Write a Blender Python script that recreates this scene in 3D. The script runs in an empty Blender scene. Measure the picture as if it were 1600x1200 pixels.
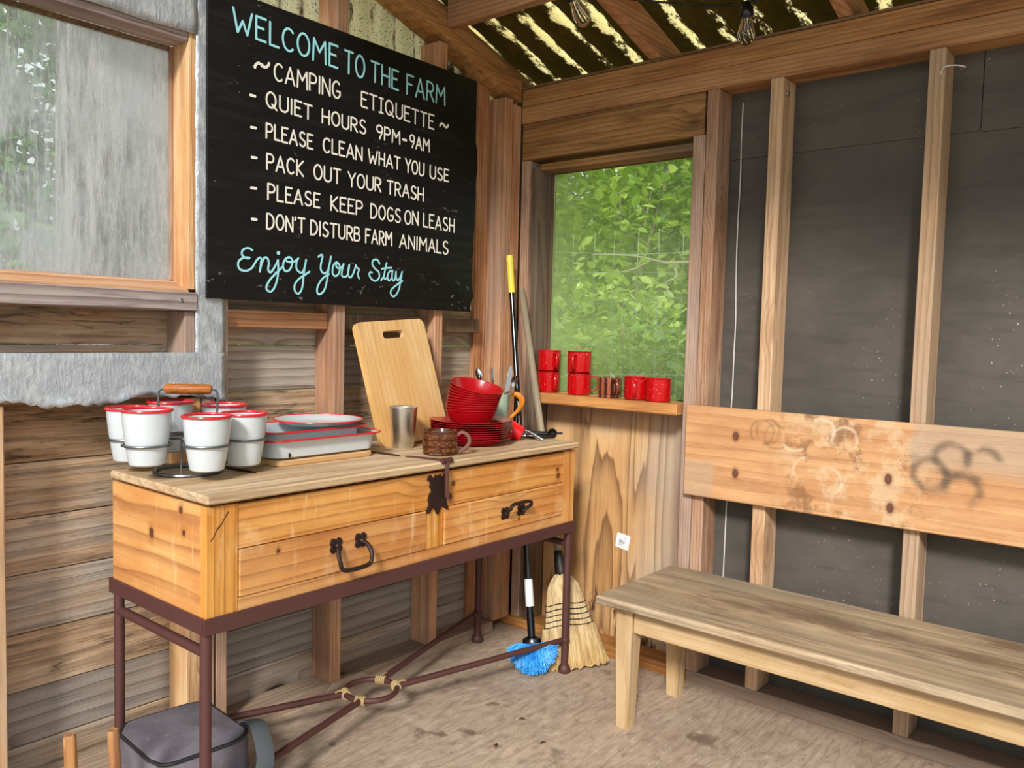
import bpy, bmesh, math, random
from mathutils import Vector, Matrix
import numpy as np
random.seed(7)
PI = math.pi
SC = bpy.context.scene
COL = SC.collection

# ------------------------------------------------------------------ camera, world, sun, exposure
cd = bpy.data.cameras.new('camera')
cam = bpy.data.objects.new('camera', cd); COL.objects.link(cam)
_r = Vector((0.766819, 0.641369, 0.025176)); _u = Vector((-0.059193, 0.031605, 0.997746)); _f = Vector((-0.639128, 0.766581, -0.0622))
M = Matrix((_r, _u, -_f)).transposed().to_4x4(); M.translation = Vector((1.9113, -2.3091, 1.08))
cam.matrix_world = M
cd.sensor_width = 36; cd.lens = 36*1293.97/1600; cd.clip_start = 0.05; cd.clip_end = 200
SC.camera = cam
SC.view_settings.view_transform = 'Standard'; SC.view_settings.look = 'None'
SC.view_settings.gamma = 1.0; SC.view_settings.use_curve_mapping = False
SC.view_settings.exposure = 1.02
w = bpy.data.worlds.new('overcast_sky'); SC.world = w; w.use_nodes = True
wn = w.node_tree; bg = wn.nodes['Background']
_tc = wn.nodes.new('ShaderNodeTexCoord'); _sp = wn.nodes.new('ShaderNodeSeparateXYZ'); _rp = wn.nodes.new('ShaderNodeValToRGB')
wn.links.new(_tc.outputs['Generated'], _sp.inputs[0]); wn.links.new(_sp.outputs[2], _rp.inputs[0]); wn.links.new(_rp.outputs[0], bg.inputs[0])
_rp.color_ramp.elements[0].color = (0.46, 0.48, 0.48, 1); _rp.color_ramp.elements[1].color = (0.90, 0.95, 1.0, 1)
_e = _rp.color_ramp.elements.new(0.4); _e.color = (0.93, 0.97, 1.0, 1)
bg.inputs[1].default_value = 0.85
sl = bpy.data.lights.new('soft_sun', 'SUN'); sl.energy = 1.9; sl.angle = math.radians(9); sl.color = (1, 0.97, 0.93)
so = bpy.data.objects.new('soft_sun', sl); COL.objects.link(so)
so.rotation_euler = (-Vector((0.45, -0.80, 0.55))).to_track_quat('-Z', 'Y').to_euler(); so.location = (0, 0, 6)
SC.cycles.max_bounces = 10; SC.cycles.diffuse_bounces = 6; SC.cycles.transparent_max_bounces = 12
SC.cycles.sample_clamp_indirect = 6.0

# ------------------------------------------------------------------ material helpers
def C(h, a=1.0):
    h = h.lstrip('#'); o = []
    for i in (0, 2, 4):
        c = int(h[i:i+2], 16)/255
        o.append(c/12.92 if c <= .04045 else ((c+.055)/1.055)**2.4)
    return (*o, a)

class NT:
    def __init__(self, name):
        self.m = bpy.data.materials.new(name); self.m.use_nodes = True
        self.t = self.m.node_tree; self.b = self.t.nodes['Principled BSDF']; self.out = self.t.nodes['Material Output']
    def put(self, sock, v):
        if isinstance(v, bpy.types.NodeSocket): self.t.links.new(v, sock)
        elif isinstance(v, (tuple, list)) and sock.type == 'VECTOR': sock.default_value = v[:3]
        else: sock.default_value = v
    def n(self, typ, ins=None, out=0, **props):
        d = self.t.nodes.new('ShaderNode'+typ)
        for k, v in props.items(): setattr(d, k, v)
        for k, v in (ins or {}).items(): self.put(d.inputs[k], v)
        return d.outputs[out]
    def m_(self, op, a, b=0.0, c=0.0): return self.n('Math', {0: a, 1: b, 2: c}, operation=op)
    def mix(self, f, a, b, blend='MIX'):
        return self.n('Mix', {0: f, 6: a, 7: b}, out=2, data_type='RGBA', blend_type=blend)
    def rng(self, v, a, b, c=0.0, d=1.0):
        return self.n('MapRange', {0: v, 1: a, 2: b, 3: c, 4: d}, interpolation_type='SMOOTHSTEP')
    def xyz(self, x, y, z): return self.n('CombineXYZ', {0: x, 1: y, 2: z})
    def sep(self, v):
        d = self.t.nodes.new('ShaderNodeSeparateXYZ'); self.t.links.new(v, d.inputs[0]); return d.outputs
    def noise(self, v, s, d=2.0, rough=.5, dist=0.0): return self.n('TexNoise', {'Vector': v, 'Scale': s, 'Detail': d, 'Roughness': rough, 'Distortion': dist})
    def obj(self): return self.n('TexCoord', out=3)
    def off(self):
        rnd = self.n('ObjectInfo', out=5); isl = self.n('NewGeometry', out=8)
        o = self.m_('ADD', self.m_('MULTIPLY', rnd, 37.0), self.m_('MULTIPLY', isl, 61.0)); return o, isl, rnd
    def bump(self, h, strength=.3, dist=.002):
        d = self.t.nodes.new('ShaderNodeBump'); d.inputs['Strength'].default_value = strength; d.inputs['Distance'].default_value = dist
        self.put(d.inputs['Height'], h); self.put(self.b.inputs['Normal'], d.outputs[0])
    def fin(self, col=None, rough=None, metal=None, **kw):
        if col is not None: self.put(self.b.inputs['Base Color'], col)
        if rough is not None: self.put(self.b.inputs['Roughness'], rough)
        if metal is not None: self.put(self.b.inputs['Metallic'], metal)
        for k, v in kw.items(): self.put(self.b.inputs[k.replace('_', ' ')], v)
        return self.m

def spot(N, c, pos, r, col, amt=1.0, stretch=(1, 1, 1), soft=.5, wob=.25):
    """one knot or stain of its own at a place on the piece"""
    s = N.sep(N.obj()); t = 0.0
    for i in range(3):
        if pos[i] is None: continue
        q = N.m_('MULTIPLY', N.m_('SUBTRACT', s[i], pos[i]), 1.0/(r*stretch[i])); t = N.m_('ADD', t, N.m_('MULTIPLY', q, q))
    d = N.m_('ADD', N.m_('SQRT', t), N.m_('MULTIPLY', N.m_('SUBTRACT', N.noise(N.obj(), 1.2/r, 3), .5), wob*4))
    return N.mix(N.m_('MULTIPLY', N.rng(d, 1.0-soft, 1.0, 1, 0), amt), c, C(col))

def plain(name, col, rough=.5, metal=0.0, bump=0.0, bs=200, **kw):
    N = NT(name); c = C(col)
    nz = N.noise(N.obj(), 25, 3); cc = N.mix(N.m_('MULTIPLY', nz, .5), c, (c[0]*.72, c[1]*.72, c[2]*.72, 1))
    if bump: N.bump(N.noise(N.obj(), bs, 3), bump, .001)
    return N.fin(cc, rough, metal, **kw)

def wood(name, dark, mid, light, axis='Z', freq=70, warp=.045, rings=.55, fiber=.5, grey=None, greyamt=.5, knots=.25, rough=.72, var=.35, bump=.35, sheen=None, stain=None, streaks=.45, ringp=2.2, iw=.25, sa=.07, ss=38):
    """boards: growth rings cut along the grain axis, knots, fibres, weathering"""
    N = NT(name); off, isl, rnd = N.off()
    s = N.sep(N.obj()); k = 'XYZ'.index(axis)
    a, b, l = [s[i] for i in range(3) if i != k] + [s[k]]
    a = N.m_('ADD', a, N.m_('MULTIPLY', N.m_('SUBTRACT', N.m_('FRACT', N.m_('MULTIPLY', off, .731)), .5), .12))
    b = N.m_('ADD', b, N.m_('MULTIPLY', N.m_('SUBTRACT', N.m_('FRACT', N.m_('MULTIPLY', off, 1.37)), .5), .12))
    lo = N.m_('ADD', l, off)
    v = N.xyz(a, b, N.m_('MULTIPLY', lo, .16))
    w1 = N.noise(v, 5.0, 2); w2 = N.noise(v, 19.0, 2)
    vor = N.t.nodes.new('ShaderNodeTexVoronoi'); N.put(vor.inputs['Vector'], N.xyz(a, b, N.m_('MULTIPLY', lo, .55))); vor.inputs['Scale'].default_value = 6.5
    sel = N.m_('LESS_THAN', N.sep(vor.outputs['Color'])[0], knots)
    kd = vor.outputs['Distance']
    kn = N.m_('MULTIPLY', N.rng(kd, .05, .42, 1, 0), sel)
    core = N.m_('MULTIPLY', N.rng(kd, .10, .17, 1, 0), sel)
    r = N.m_('SQRT', N.m_('ADD', N.m_('MULTIPLY', a, a), N.m_('MULTIPLY', b, b)))
    r = N.m_('ADD', r, N.m_('MULTIPLY', w1, warp)); r = N.m_('ADD', r, N.m_('MULTIPLY', w2, warp*.25))
    r = N.m_('ADD', r, N.m_('MULTIPLY', kn, .035))
    ph = N.m_('FRACT', N.m_('MULTIPLY', r, freq))
    ring = N.m_('POWER', ph, ringp)
    ring = N.m_('MULTIPLY', ring, N.rng(ph, .93, 1.0, 1, 0))
    fv = N.xyz(N.m_('MULTIPLY', a, 1.0), b, N.m_('MULTIPLY', lo, .03))
    fib = N.noise(fv, 260, 3, .6); fib2 = N.noise(fv, 60, 4, .65)
    stv = N.xyz(a, b, N.m_('MULTIPLY', lo, sa)); streak = N.noise(stv, ss, 6, .75, .6)
    bl = N.noise(N.xyz(a, b, N.m_('MULTIPLY', lo, .35)), 9, 4, .6)
    col = N.mix(N.rng(bl, .3, .7), C(mid), C(light))
    col = N.mix(N.m_('MULTIPLY', ring, rings), col, C(dark))
    col = N.mix(N.m_('MULTIPLY', N.rng(fib2, .42, .72), fiber*.7), col, C(dark))
    col = N.mix(N.m_('MULTIPLY', N.rng(streak, .50, .68), streaks), col, C(dark)); col = N.mix(N.m_('MULTIPLY', N.rng(streak, .46, .30), streaks*.6), col, C(light))
    if grey: 
        g = N.rng(N.m_('ADD', N.m_('MULTIPLY', N.noise(N.xyz(a, b, N.m_('MULTIPLY', lo, .25)), 7, 5, .65), 1.0-iw), N.m_('MULTIPLY', N.m_('FRACT', N.m_('MULTIPLY', off, 3.1)), iw)), .62-greyamt*.34, .82-greyamt*.34)
        col = N.mix(N.m_('MULTIPLY', g, .85), col, N.mix(N.m_('MULTIPLY', N.m_('ADD', ring, fib), .45), C(grey), C(dark)))
    col = N.mix(N.m_('MULTIPLY', kn, .45), col, C(dark)); d = C(dark); col = N.mix(core, col, (d[0]*.35, d[1]*.3, d[2]*.3, 1))
    if stain: col = stain(N, col)
    hv = N.n('HueSaturation', {'Value': N.m_('ADD', 1-var/2, N.m_('MULTIPLY', N.m_('FRACT', N.m_('MULTIPLY', off, 2.17)), var)), 'Color': col,
                               'Saturation': N.m_('ADD', .9, N.m_('MULTIPLY', N.m_('FRACT', N.m_('MULTIPLY', off, 5.3)), .2))})
    hv = N.mix(N.m_('MULTIPLY', N.rng(fib, .5, .8), fiber*.5), hv, N.n('HueSaturation', {'Value': .55, 'Color': hv}))
    if bump: N.bump(N.m_('ADD', N.m_('MULTIPLY', ring, -.5), N.m_('MULTIPLY', fib, 1.0)), bump, .0025)
    return N.fin(hv, rough, **(dict(Coat_Weight=sheen, Coat_Roughness=.35) if sheen else {}))

def ply(name, dark, mid, light, axis='Z', scale=3.0, bands=9, grey=None, gz=None, amt=.7, rough=.75, stain=None, stretch=.12, ringp=1.8):
    """rotary-cut plywood: contour-line grain"""
    N = NT(name); s = N.sep(N.obj()); k = 'XYZ'.index(axis)
    a, b, l = [s[i] for i in range(3) if i != k] + [s[k]]
    v = N.xyz(a, b, N.m_('MULTIPLY', l, stretch))
    h = N.noise(v, scale, 1.5, .45, .4); h = N.m_('ADD', h, N.m_('MULTIPLY', N.noise(v, scale*5, 2), .06))
    ph = N.m_('FRACT', N.m_('MULTIPLY', h, bands))
    ring = N.m_('MULTIPLY', N.m_('POWER', ph, ringp), N.rng(ph, .9, 1.0, 1, 0))
    fv = N.xyz(a, b, N.m_('MULTIPLY', l, .03)); fib = N.noise(fv, 220, 3, .6); bl = N.noise(N.obj(), 3.5, 4, .6)
    col = N.mix(N.rng(bl, .3, .7), C(mid), C(light)); col = N.mix(N.m_('MULTIPLY', ring, amt), col, C(dark))
    col = N.mix(N.m_('MULTIPLY', N.rng(fib, .45, .75), .35), col, C(dark))
    if grey: col = N.mix(gz(N, s), col, N.mix(N.m_('MULTIPLY', ring, .55), C(grey), C(dark)))
    if stain: col = stain(N, col)
    N.bump(N.m_('ADD', N.m_('MULTIPLY', ring, -.6), fib), .3, .002)
    return N.fin(col, rough)

# ------------------------------------------------------------------ mesh helpers
class MB:
    def __init__(self): self.bm = bmesh.new()
    def box(self, x0, x1, y0, y1, z0, z1, bev=.0, mat=None):
        vs = [self.bm.verts.new(p) for p in ((x0,y0,z0),(x1,y0,z0),(x1,y1,z0),(x0,y1,z0),(x0,y0,z1),(x1,y0,z1),(x1,y1,z1),(x0,y1,z1))]
        fs = [self.bm.faces.new([vs[i] for i in q]) for q in ((0,3,2,1),(4,5,6,7),(0,1,5,4),(1,2,6,5),(2,3,7,6),(3,0,4,7))]
        if bev:
            es = list({e for f in fs for e in f.edges})
            g = bmesh.ops.bevel(self.bm, geom=es, offset=bev, segments=1, affect='EDGES', profile=.5)
            vs = list({v for f in g['faces'] for v in f.verts} | {v for v in vs if v.is_valid})
        if mat is not None:
            for v in vs:
                if v.is_valid: v.co = mat @ v.co
        return self
    def tube(self, pts, r, n=10, closed=False, cap=True, flat=None):
        pts = [Vector(p) for p in pts]; m = len(pts); rs = r if isinstance(r, (list, tuple)) else [r]*m
        tan = []
        for i in range(m):
            a = pts[i-1] if (i or closed) else pts[i]; b = pts[(i+1) % m] if (i < m-1 or closed) else pts[i]
            t = (b-a); tan.append(t.normalized() if t.length > 1e-9 else Vector((0,0,1)))
        up = Vector((0,0,1)) if abs(tan[0].z) < .9 else Vector((1,0,0))
        rings = []; nrm = (up - tan[0]*up.dot(tan[0])).normalized()
        for i in range(m):
            nrm = (nrm - tan[i]*nrm.dot(tan[i])).normalized(); bi = tan[i].cross(nrm)
            fx, fy = flat if flat else (1, 1)
            rings.append([self.bm.verts.new(pts[i] + (nrm*math.cos(2*PI*k/n)*fx + bi*math.sin(2*PI*k/n)*fy)*rs[i]) for k in range(n)])
        for i in range(m if closed else m-1):
            A, B = rings[i], rings[(i+1) % m]
            for k in range(n): self.bm.faces.new((A[k], A[(k+1) % n], B[(k+1) % n], B[k]))
        if cap and not closed:
            self.bm.faces.new(rings[0][::-1]); self.bm.faces.new(rings[-1])
        return self
    def lathe(self, prof, c=(0,0,0), n=40, mat=None, sx=1, sy=1):
        rings = []
        for r, z in prof:
            if r < 1e-6: rings.append([self.bm.verts.new((0, 0, z))])
            else: rings.append([self.bm.verts.new((r*sx*math.cos(2*PI*k/n), r*sy*math.sin(2*PI*k/n), z)) for k in range(n)])
        for A, B in zip(rings, rings[1:]):
            for k in range(n):
                k2 = (k+1) % n
                if len(A) == 1 and len(B) == 1: break
                if len(A) == 1: self.bm.faces.new((A[0], B[k2], B[k]))
                elif len(B) == 1: self.bm.faces.new((A[k], A[k2], B[0]))
                else: self.bm.faces.new((A[k], A[k2], B[k2], B[k]))
        T = (mat or Matrix()); c = Vector(c)
        for R_ in rings:
            for v in R_: v.co = T @ v.co + c
        return self
    def prism(self, poly, axis, a, b, bev=0.0):
        """2D outline extruded along an axis; outline coordinates are the other two axes in order"""
        def P(p, t):
            q = list(p); q.insert('xyz'.index(axis), t); return q
        A = [self.bm.verts.new(P(p, a)) for p in poly]; B = [self.bm.verts.new(P(p, b)) for p in poly]; n = len(poly)
        f = [self.bm.faces.new(A[::-1]), self.bm.faces.new(B)] + [self.bm.faces.new((A[i], A[(i+1) % n], B[(i+1) % n], B[i])) for i in range(n)]
        if bev: bmesh.ops.bevel(self.bm, geom=list({e for q in f[:2] for e in q.edges}), offset=bev, segments=2, affect='EDGES', profile=.5)
        return self
    def grid(self, fn, nu, nv):
        g = [[self.bm.verts.new(fn(i/nu, j/nv)) for j in range(nv+1)] for i in range(nu+1)]
        for i in range(nu):
            for j in range(nv): self.bm.faces.new((g[i][j], g[i+1][j], g[i+1][j+1], g[i][j+1]))
        return self
    def loft(self, loops, cap0=True, cap1=True):
        R_ = [[self.bm.verts.new(p) for p in lp] for lp in loops]; n = len(R_[0])
        for A, B in zip(R_, R_[1:]):
            for k in range(n): self.bm.faces.new((A[k], A[(k+1) % n], B[(k+1) % n], B[k]))
        if cap0: self.bm.faces.new(R_[0][::-1])
        if cap1: self.bm.faces.new(R_[-1])
        return self
    def xf(self, mat):
        for v in self.bm.verts: v.co = mat @ v.co
        return self
    def build(self, name, mat, parent=None, smooth=True, loc=None, rot=None, ang=.6):
        bmesh.ops.recalc_face_normals(self.bm, faces=self.bm.faces)
        if smooth:
            for f in self.bm.faces: f.smooth = True
            for e in self.bm.edges:
                if len(e.link_faces) == 2 and e.calc_face_angle(0) > ang: e.smooth = False
        me = bpy.data.meshes.new(name); self.bm.to_mesh(me); self.bm.free()
        if mat: me.materials.append(mat)
        o = bpy.data.objects.new(name, me); COL.objects.link(o)
        if parent: o.parent = parent
        if loc: o.location = loc
        if rot: o.rotation_euler = rot
        return o

def catmull(pts, sub=6, closed=False):
    P = [Vector(p) for p in pts]; n = len(P); out = []
    for i in range(n if closed else n-1):
        p0 = P[i-1] if (i or closed) else P[i]; p1 = P[i]; p2 = P[(i+1) % n]; p3 = P[(i+2) % n] if (i+2 < n or closed) else p2
        for k in range(sub):
            t = k/sub
            out.append(.5*((2*p1)+(p2-p0)*t+(2*p0-5*p1+4*p2-p3)*t*t+(3*p1-p0-3*p2+p3)*t**3))
    if not closed: out.append(P[-1])
    return out

def rrect(hx, hy, r, z, n=6, cx=0, cy=0):
    o = []
    for qx, qy, a0 in ((1,1,0),(-1,1,PI/2),(-1,-1,PI),(1,-1,3*PI/2)):
        for k in range(n+1):
            a = a0+PI/2*k/n; o.append((cx+qx*(hx-r)+r*math.cos(a), cy+qy*(hy-r)+r*math.sin(a), z))
    return o

def tag(o, label, cat, group=None):
    o['label'] = label; o['category'] = cat
    if group: o['group'] = group
    return o
def thing(name, label, cat, loc=(0,0,0), rot=(0,0,0), group=None):
    o = bpy.data.objects.new(name, None); COL.objects.link(o); o.empty_display_size = .05
    o.location = loc; o.rotation_euler = rot
    return tag(o, label, cat, group)
def struct(o, label=None, kind='structure'):
    o['kind'] = kind
    if label: o['label'] = label
    return o
def dup(root, loc, rot=None, label=None, group=None):
    r = root.copy(); COL.objects.link(r); r.location = loc
    if rot is not None: r.rotation_euler = rot
    if label: r['label'] = label
    if group: r['group'] = group
    for ch in list(root.children):
        c = ch.copy(); COL.objects.link(c); c.parent = r
        for g in list(ch.children):
            d = g.copy(); COL.objects.link(d); d.parent = c
    return r
# ------------------------------------------------------------------ materials
SID = dict(dark='#3f2b1c', mid='#a6835f', light='#c9ac8b', grey='#bdb5aa', greyamt=.62, freq=42, knots=.28, rings=.3, rough=.85, var=.55, bump=.7, fiber=.9, streaks=.95, iw=.5, sa=.11, ss=55)
m_siding = wood('weathered_siding', axis='Y', **SID)
STU = dict(dark='#713c1b', mid='#b67c4e', light='#d2a27a', streaks=.5, freq=75, rough=.8, var=.3, grey='#a08c7a', greyamt=.35, knots=.12)
m_stud_z = wood('stud_wood_upright', axis='Z', **STU); m_stud_y = wood('stud_wood_along_y', axis='Y', **STU); m_stud_x = wood('stud_wood_along_x', axis='X', **STU)
PAL = dict(dark='#7d5230', mid='#c09870', light='#d6b48c', streaks=.5, freq=70, rough=.8, var=.2, grey='#b8a690', greyamt=.4, knots=.12, rings=.45)
m_pale_z = wood('pale_stud_wood', axis='Z', **PAL)
PINK = dict(dark='#6f4631', mid='#b08768', light='#cba98e', streaks=.6, freq=110, rough=.8, var=.2, grey='#a89a8e', greyamt=.45, knots=.15, rings=.5)
m_pink_z = wood('sunworn_stud_wood', axis='Z', **PINK); m_pink_x = wood('sunworn_sill_wood', axis='X', **PINK); m_pink_y = wood('sunworn_wood_along_y', axis='Y', **PINK)
BEAM = dict(dark='#5a3318', mid='#a87445', light='#c5935b', streaks=.6, freq=80, rough=.75, var=.25, knots=.18, rings=.5)
m_beam_x = wood('amber_beam_wood', axis='X', **BEAM); m_beam_y = wood('amber_beam_along_y', axis='Y', **BEAM)
HDR_ = dict(dark='#38230f', mid='#9a7148', light='#b78c5f', streaks=.5, freq=60, rough=.82, var=.15, knots=.1, rings=.55, grey='#7c6d5c', greyamt=.3, fiber=.75)
m_header = wood('dark_header_wood', axis='X', **HDR_)
DKW = dict(dark='#3a281b', mid='#6b5138', light='#85694c', freq=80, rough=.8, var=.2, knots=.05, grey='#7b6f62', greyamt=.4)
m_dark_z = wood('dark_jamb_wood', axis='Z', **DKW); m_dark_x = wood('dark_jamb_along_x', axis='X', **DKW)
m_fir_z = wood('orange_fir', dark='#9a5a2c', mid='#dcb080', light='#efd0a6', axis='Z', freq=60, rough=.7, var=.1, knots=.05, rings=.7)
m_fir_y = wood('orange_fir_along_y', dark='#8a4a20', mid='#c08a58', light='#dcb088', axis='Y', freq=50, rough=.7, var=.1, knots=.05, rings=.7)
m_purple_y = wood('purple_grey_board', dark='#54383a', mid='#9d8c86', light='#b3a49c', axis='Y', freq=45, rough=.8, var=.1, knots=.08, rings=.75)

def floor_mat():
    def stain(N, col):
        o = N.obj()
        d = N.rng(N.noise(o, 1.6, 6, .7), .42, .72); col = N.mix(N.m_('MULTIPLY', d, .4), col, C('#96836f'))
        d2 = N.rng(N.noise(o, 5.5, 4, .7), .60, .72); col = N.mix(N.m_('MULTIPLY', d2, .6), col, C('#5a4636'))
        d4 = N.noise(N.n('Mapping', {0: o, 3: (1, .45, 1)}), 42, 6, .75); col = N.mix(N.m_('MULTIPLY', N.rng(d4, .50, .66), .55), col, C('#7a6552')); col = N.mix(N.m_('MULTIPLY', N.rng(d4, .46, .34), .5), col, C('#d6c4b0'))
        d3 = N.rng(N.noise(o, 90, 2), .70, .78); col = N.mix(N.m_('MULTIPLY', d3, .5), col, C('#d8ccbb'))
        for x, y, r in ((.359, -.787, .03), (.40, -.76, .022), (.454, -.699, .03), (.384, -.528, .022), (.234, -.987, .016), (.143, -1.001, .016), (.939, -.298, .05), (1.15, -.42, .05)):
            col = spot(N, col, (x, y, None), r*1.15, '#5b4632', .7, (1.0, .9, 1), .8, .6)
        return col
    return ply('worn_plywood_floor', '#6e5641', '#ad9782', '#c2ad97', axis='Y', scale=11, bands=10, amt=.42, ringp=3.0, rough=.85, stain=stain, stretch=.16)
m_floor = floor_mat()
def _gz(N, s): 
    return N.m_('MULTIPLY', N.rng(N.m_('ADD', s[0], N.m_('MULTIPLY', N.noise(N.obj(), 5, 3), .25)), .50, .74), .8)
def _topgrey(N, s):
    a = N.rng(N.m_('ADD', s[0], N.m_('MULTIPLY', N.noise(N.obj(), 4, 3), .25)), .52, .74)
    b = N.rng(N.m_('ADD', s[2], N.m_('MULTIPLY', N.noise(N.obj(), 9, 3), .2)), .82, .95)
    return N.m_('MULTIPLY', N.m_('MAXIMUM', a, b), .75)
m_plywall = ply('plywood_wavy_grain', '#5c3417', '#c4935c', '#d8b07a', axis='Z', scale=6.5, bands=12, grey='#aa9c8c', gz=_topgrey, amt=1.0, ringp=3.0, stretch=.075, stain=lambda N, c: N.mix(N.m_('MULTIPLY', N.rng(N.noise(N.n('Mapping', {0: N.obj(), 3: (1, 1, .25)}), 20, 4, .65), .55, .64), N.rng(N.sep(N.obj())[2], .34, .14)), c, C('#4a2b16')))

def tar():
    N = NT('black_tar_paper'); o = N.obj(); s = N.sep(o)
    c = N.mix(N.rng(N.noise(o, 3, 5, .6), .3, .7), C('#433f39'), C('#57514a'))
    c = N.mix(N.m_('MULTIPLY', N.rng(N.noise(N.xyz(N.m_('MULTIPLY', s[0], .15), s[1], s[2]), 40, 3), .5, .7), .3), c, C('#35312d'))
    sp = N.m_('MULTIPLY', N.rng(N.noise(o, 150, 1), .75, .77), N.rng(N.noise(o, 3, 1), .55, .68)); c = N.mix(N.m_('MULTIPLY', sp, .7), c, C('#cfc9bb'))
    N.bump(N.noise(o, 18, 4), .25, .006); return N.fin(c, .7)
m_tar = tar()

def foil():
    N = NT('silver_foil_tape'); o = N.obj(); s = N.sep(o)
    w1 = N.noise(N.xyz(N.m_('MULTIPLY', s[0], 1), s[1], N.m_('MULTIPLY', s[2], .25)), 120, 2); w2 = N.noise(o, 22, 4, .6)
    c = N.mix(N.rng(w2, .35, .65), C('#aeb4ba'), C('#c3c8cc')); c = N.mix(N.m_('MULTIPLY', N.rng(w1, .45, .7), .45), c, C('#94999c'))
    N.bump(N.m_('ADD', N.m_('MULTIPLY', w1, .5), N.m_('MULTIPLY', N.noise(o, 30, 5, .7, 1.5), .9)), .5, .006); return N.fin(c, .38, .35)
m_foil = foil()

def fiberglass(name, axis, pitch, dirt_lo, dirt_hi, valley, speck, t1, t2):
    """translucent corrugated sheet, moss and dirt sitting in the corrugations"""
    N = NT(name); o = N.obj(); s = N.sep(o); k = 'XYZ'.index(axis)
    run = 1 if axis == 'X' else 2
    st = [s[0], s[1], s[2]]; st[run] = N.m_('MULTIPLY', st[run], .35)
    v = N.xyz(*st); nz = N.noise(v, 26, 8, .78); nb = N.noise(o, 3.5, 3)
    ph = N.m_('MULTIPLY', N.m_('ADD', N.m_('SINE', N.m_('MULTIPLY', s[k], 2*PI/pitch)), 1.0), .5)
    q = N.m_('ADD', N.m_('MULTIPLY', N.m_('SUBTRACT', 1.0, ph), valley), N.m_('ADD', N.m_('MULTIPLY', N.m_('SUBTRACT', nz, .5), 2.6), N.m_('MULTIPLY', N.m_('SUBTRACT', nb, .5), 1.4)))
    dirt = N.rng(q, dirt_lo, dirt_hi)
    spk = N.m_('MULTIPLY', N.rng(N.noise(o, 150, 3, .6), .56, .66), speck); dirt = N.m_('MAXIMUM', dirt, spk)
    tr = N.n('BsdfTranslucent', {'Color': N.mix(dirt, N.mix(N.rng(nb, .3, .7), C(t1), C(t2)), C('#4b3c12'))})
    df = N.n('BsdfDiffuse', {'Color': N.mix(dirt, C('#d8cfae'), N.mix(N.rng(nz, .4, .7), C('#2c2413'), C('#4a3f1f')))})
    ms = N.n('MixShader', {0: N.rng(dirt, 0, 1, .22, .86), 1: tr, 2: df}); N.t.links.new(ms, N.out.inputs[0]); return N.m
m_roof = fiberglass('mossy_translucent_roofing', 'X', .115, -.14, .12, .95, .3, '#e3cf86', '#eee0a8')
m_fibwall = fiberglass('dirty_translucent_panel', 'Y', .085, .20, .70, .45, .85, '#e9dcab', '#f3ead0')

def paneglass(name, haze_col, lo, hi, sc, scratch, tint=(1,1,1,1), base=.1, left=None, amp=.5):
    """clear plastic sheet with a film of dirt and scratches; dirt glows when daylight is behind it"""
    N = NT(name); o = N.obj(); s = N.sep(o)
    hz = N.rng(N.noise(o, sc, 5, .65), lo, hi, base, base+amp)
    if left: hz = N.m_('ADD', hz, N.m_('MULTIPLY', N.rng(N.m_('ADD', s[0], N.m_('MULTIPLY', N.noise(o, 6, 3), .15)), left[0], left[1]), .42))  # film grows milkier towards the left side
    vs = N.noise(N.xyz(s[0], s[1], N.m_('MULTIPLY', s[2], .16)), 110, 5, .75)
    scr = N.rng(N.noise(N.xyz(N.m_('MULTIPLY', s[0], 3), N.m_('ADD', N.m_('MULTIPLY', s[1], 3), N.m_('MULTIPLY', s[2], .8)), N.m_('MULTIPLY', s[2], .3)), 45, 2, .5, 1.5), .66, .70)
    hz = N.m_('MINIMUM', N.m_('ADD', hz, N.m_('ADD', N.m_('MULTIPLY', N.rng(vs, .45, .75), scratch), N.m_('MULTIPLY', scr, scratch*.8))), .92)
    tp = N.n('BsdfTransparent', {0: tint}); tl = N.n('BsdfTranslucent', {0: haze_col}); df = N.n('BsdfDiffuse', {0: haze_col})
    gl = N.n('BsdfGlossy', {'Color': (1,1,1,1), 'Roughness': .12})
    film = N.n('MixShader', {0: .35, 1: tl, 2: df}); a = N.n('MixShader', {0: hz, 1: tp, 2: film})
    f = N.n('MixShader', {0: N.m_('MULTIPLY', N.n('Fresnel', {0: 1.3}), .7), 1: a, 2: gl}); N.t.links.new(f, N.out.inputs[0]); return N.m
m_pane1 = paneglass('scratched_hazy_plastic', C('#d8dbdf'), .35, .7, 5, .6, (.95,.97,.96,1), .14)
m_pane2 = paneglass('hazy_clear_plastic', C('#c3d498'), .42, .68, 2.0, .08, (.95,1,.95,1), .13, left=(.40, .06), amp=.14)

# ------------------------------------------------------------------ the setting
MB().box(-.115, 3.0, -2.9, .115, -.03, 0).build('floor', m_floor)
struct(bpy.data.objects['floor'])
# lower left wall: one wall of horizontal boards
b = MB(); z = 0.0
for h in (.118, .126, .132, .135, .128, .124, .138, .126, .128):
    b.box(-.112+random.uniform(-.002,.002), -.089, -2.9, .089, z+.0012, z+h-.0012, .0015); z += h
struct(b.build('wall_left', m_siding))
# upper left wall: corrugated translucent sheet behind the studs
ZT = 1.12
def cor(u, v, d=0.0): 
    y = -1.16 + 1.27*u; return (-.096-.007*math.sin(2*PI*y/.085)-d, y, ZT+(2.30-ZT)*v)
b = MB().grid(cor, 240, 4)
struct(b.build('wall_left_upper', m_fibwall, ang=3))
b = MB()
b.box(-.089, -.08, -2.9, -1.16, 1.80, 2.75)
struct(b.build('wall_left_over_window', m_foil))
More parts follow.
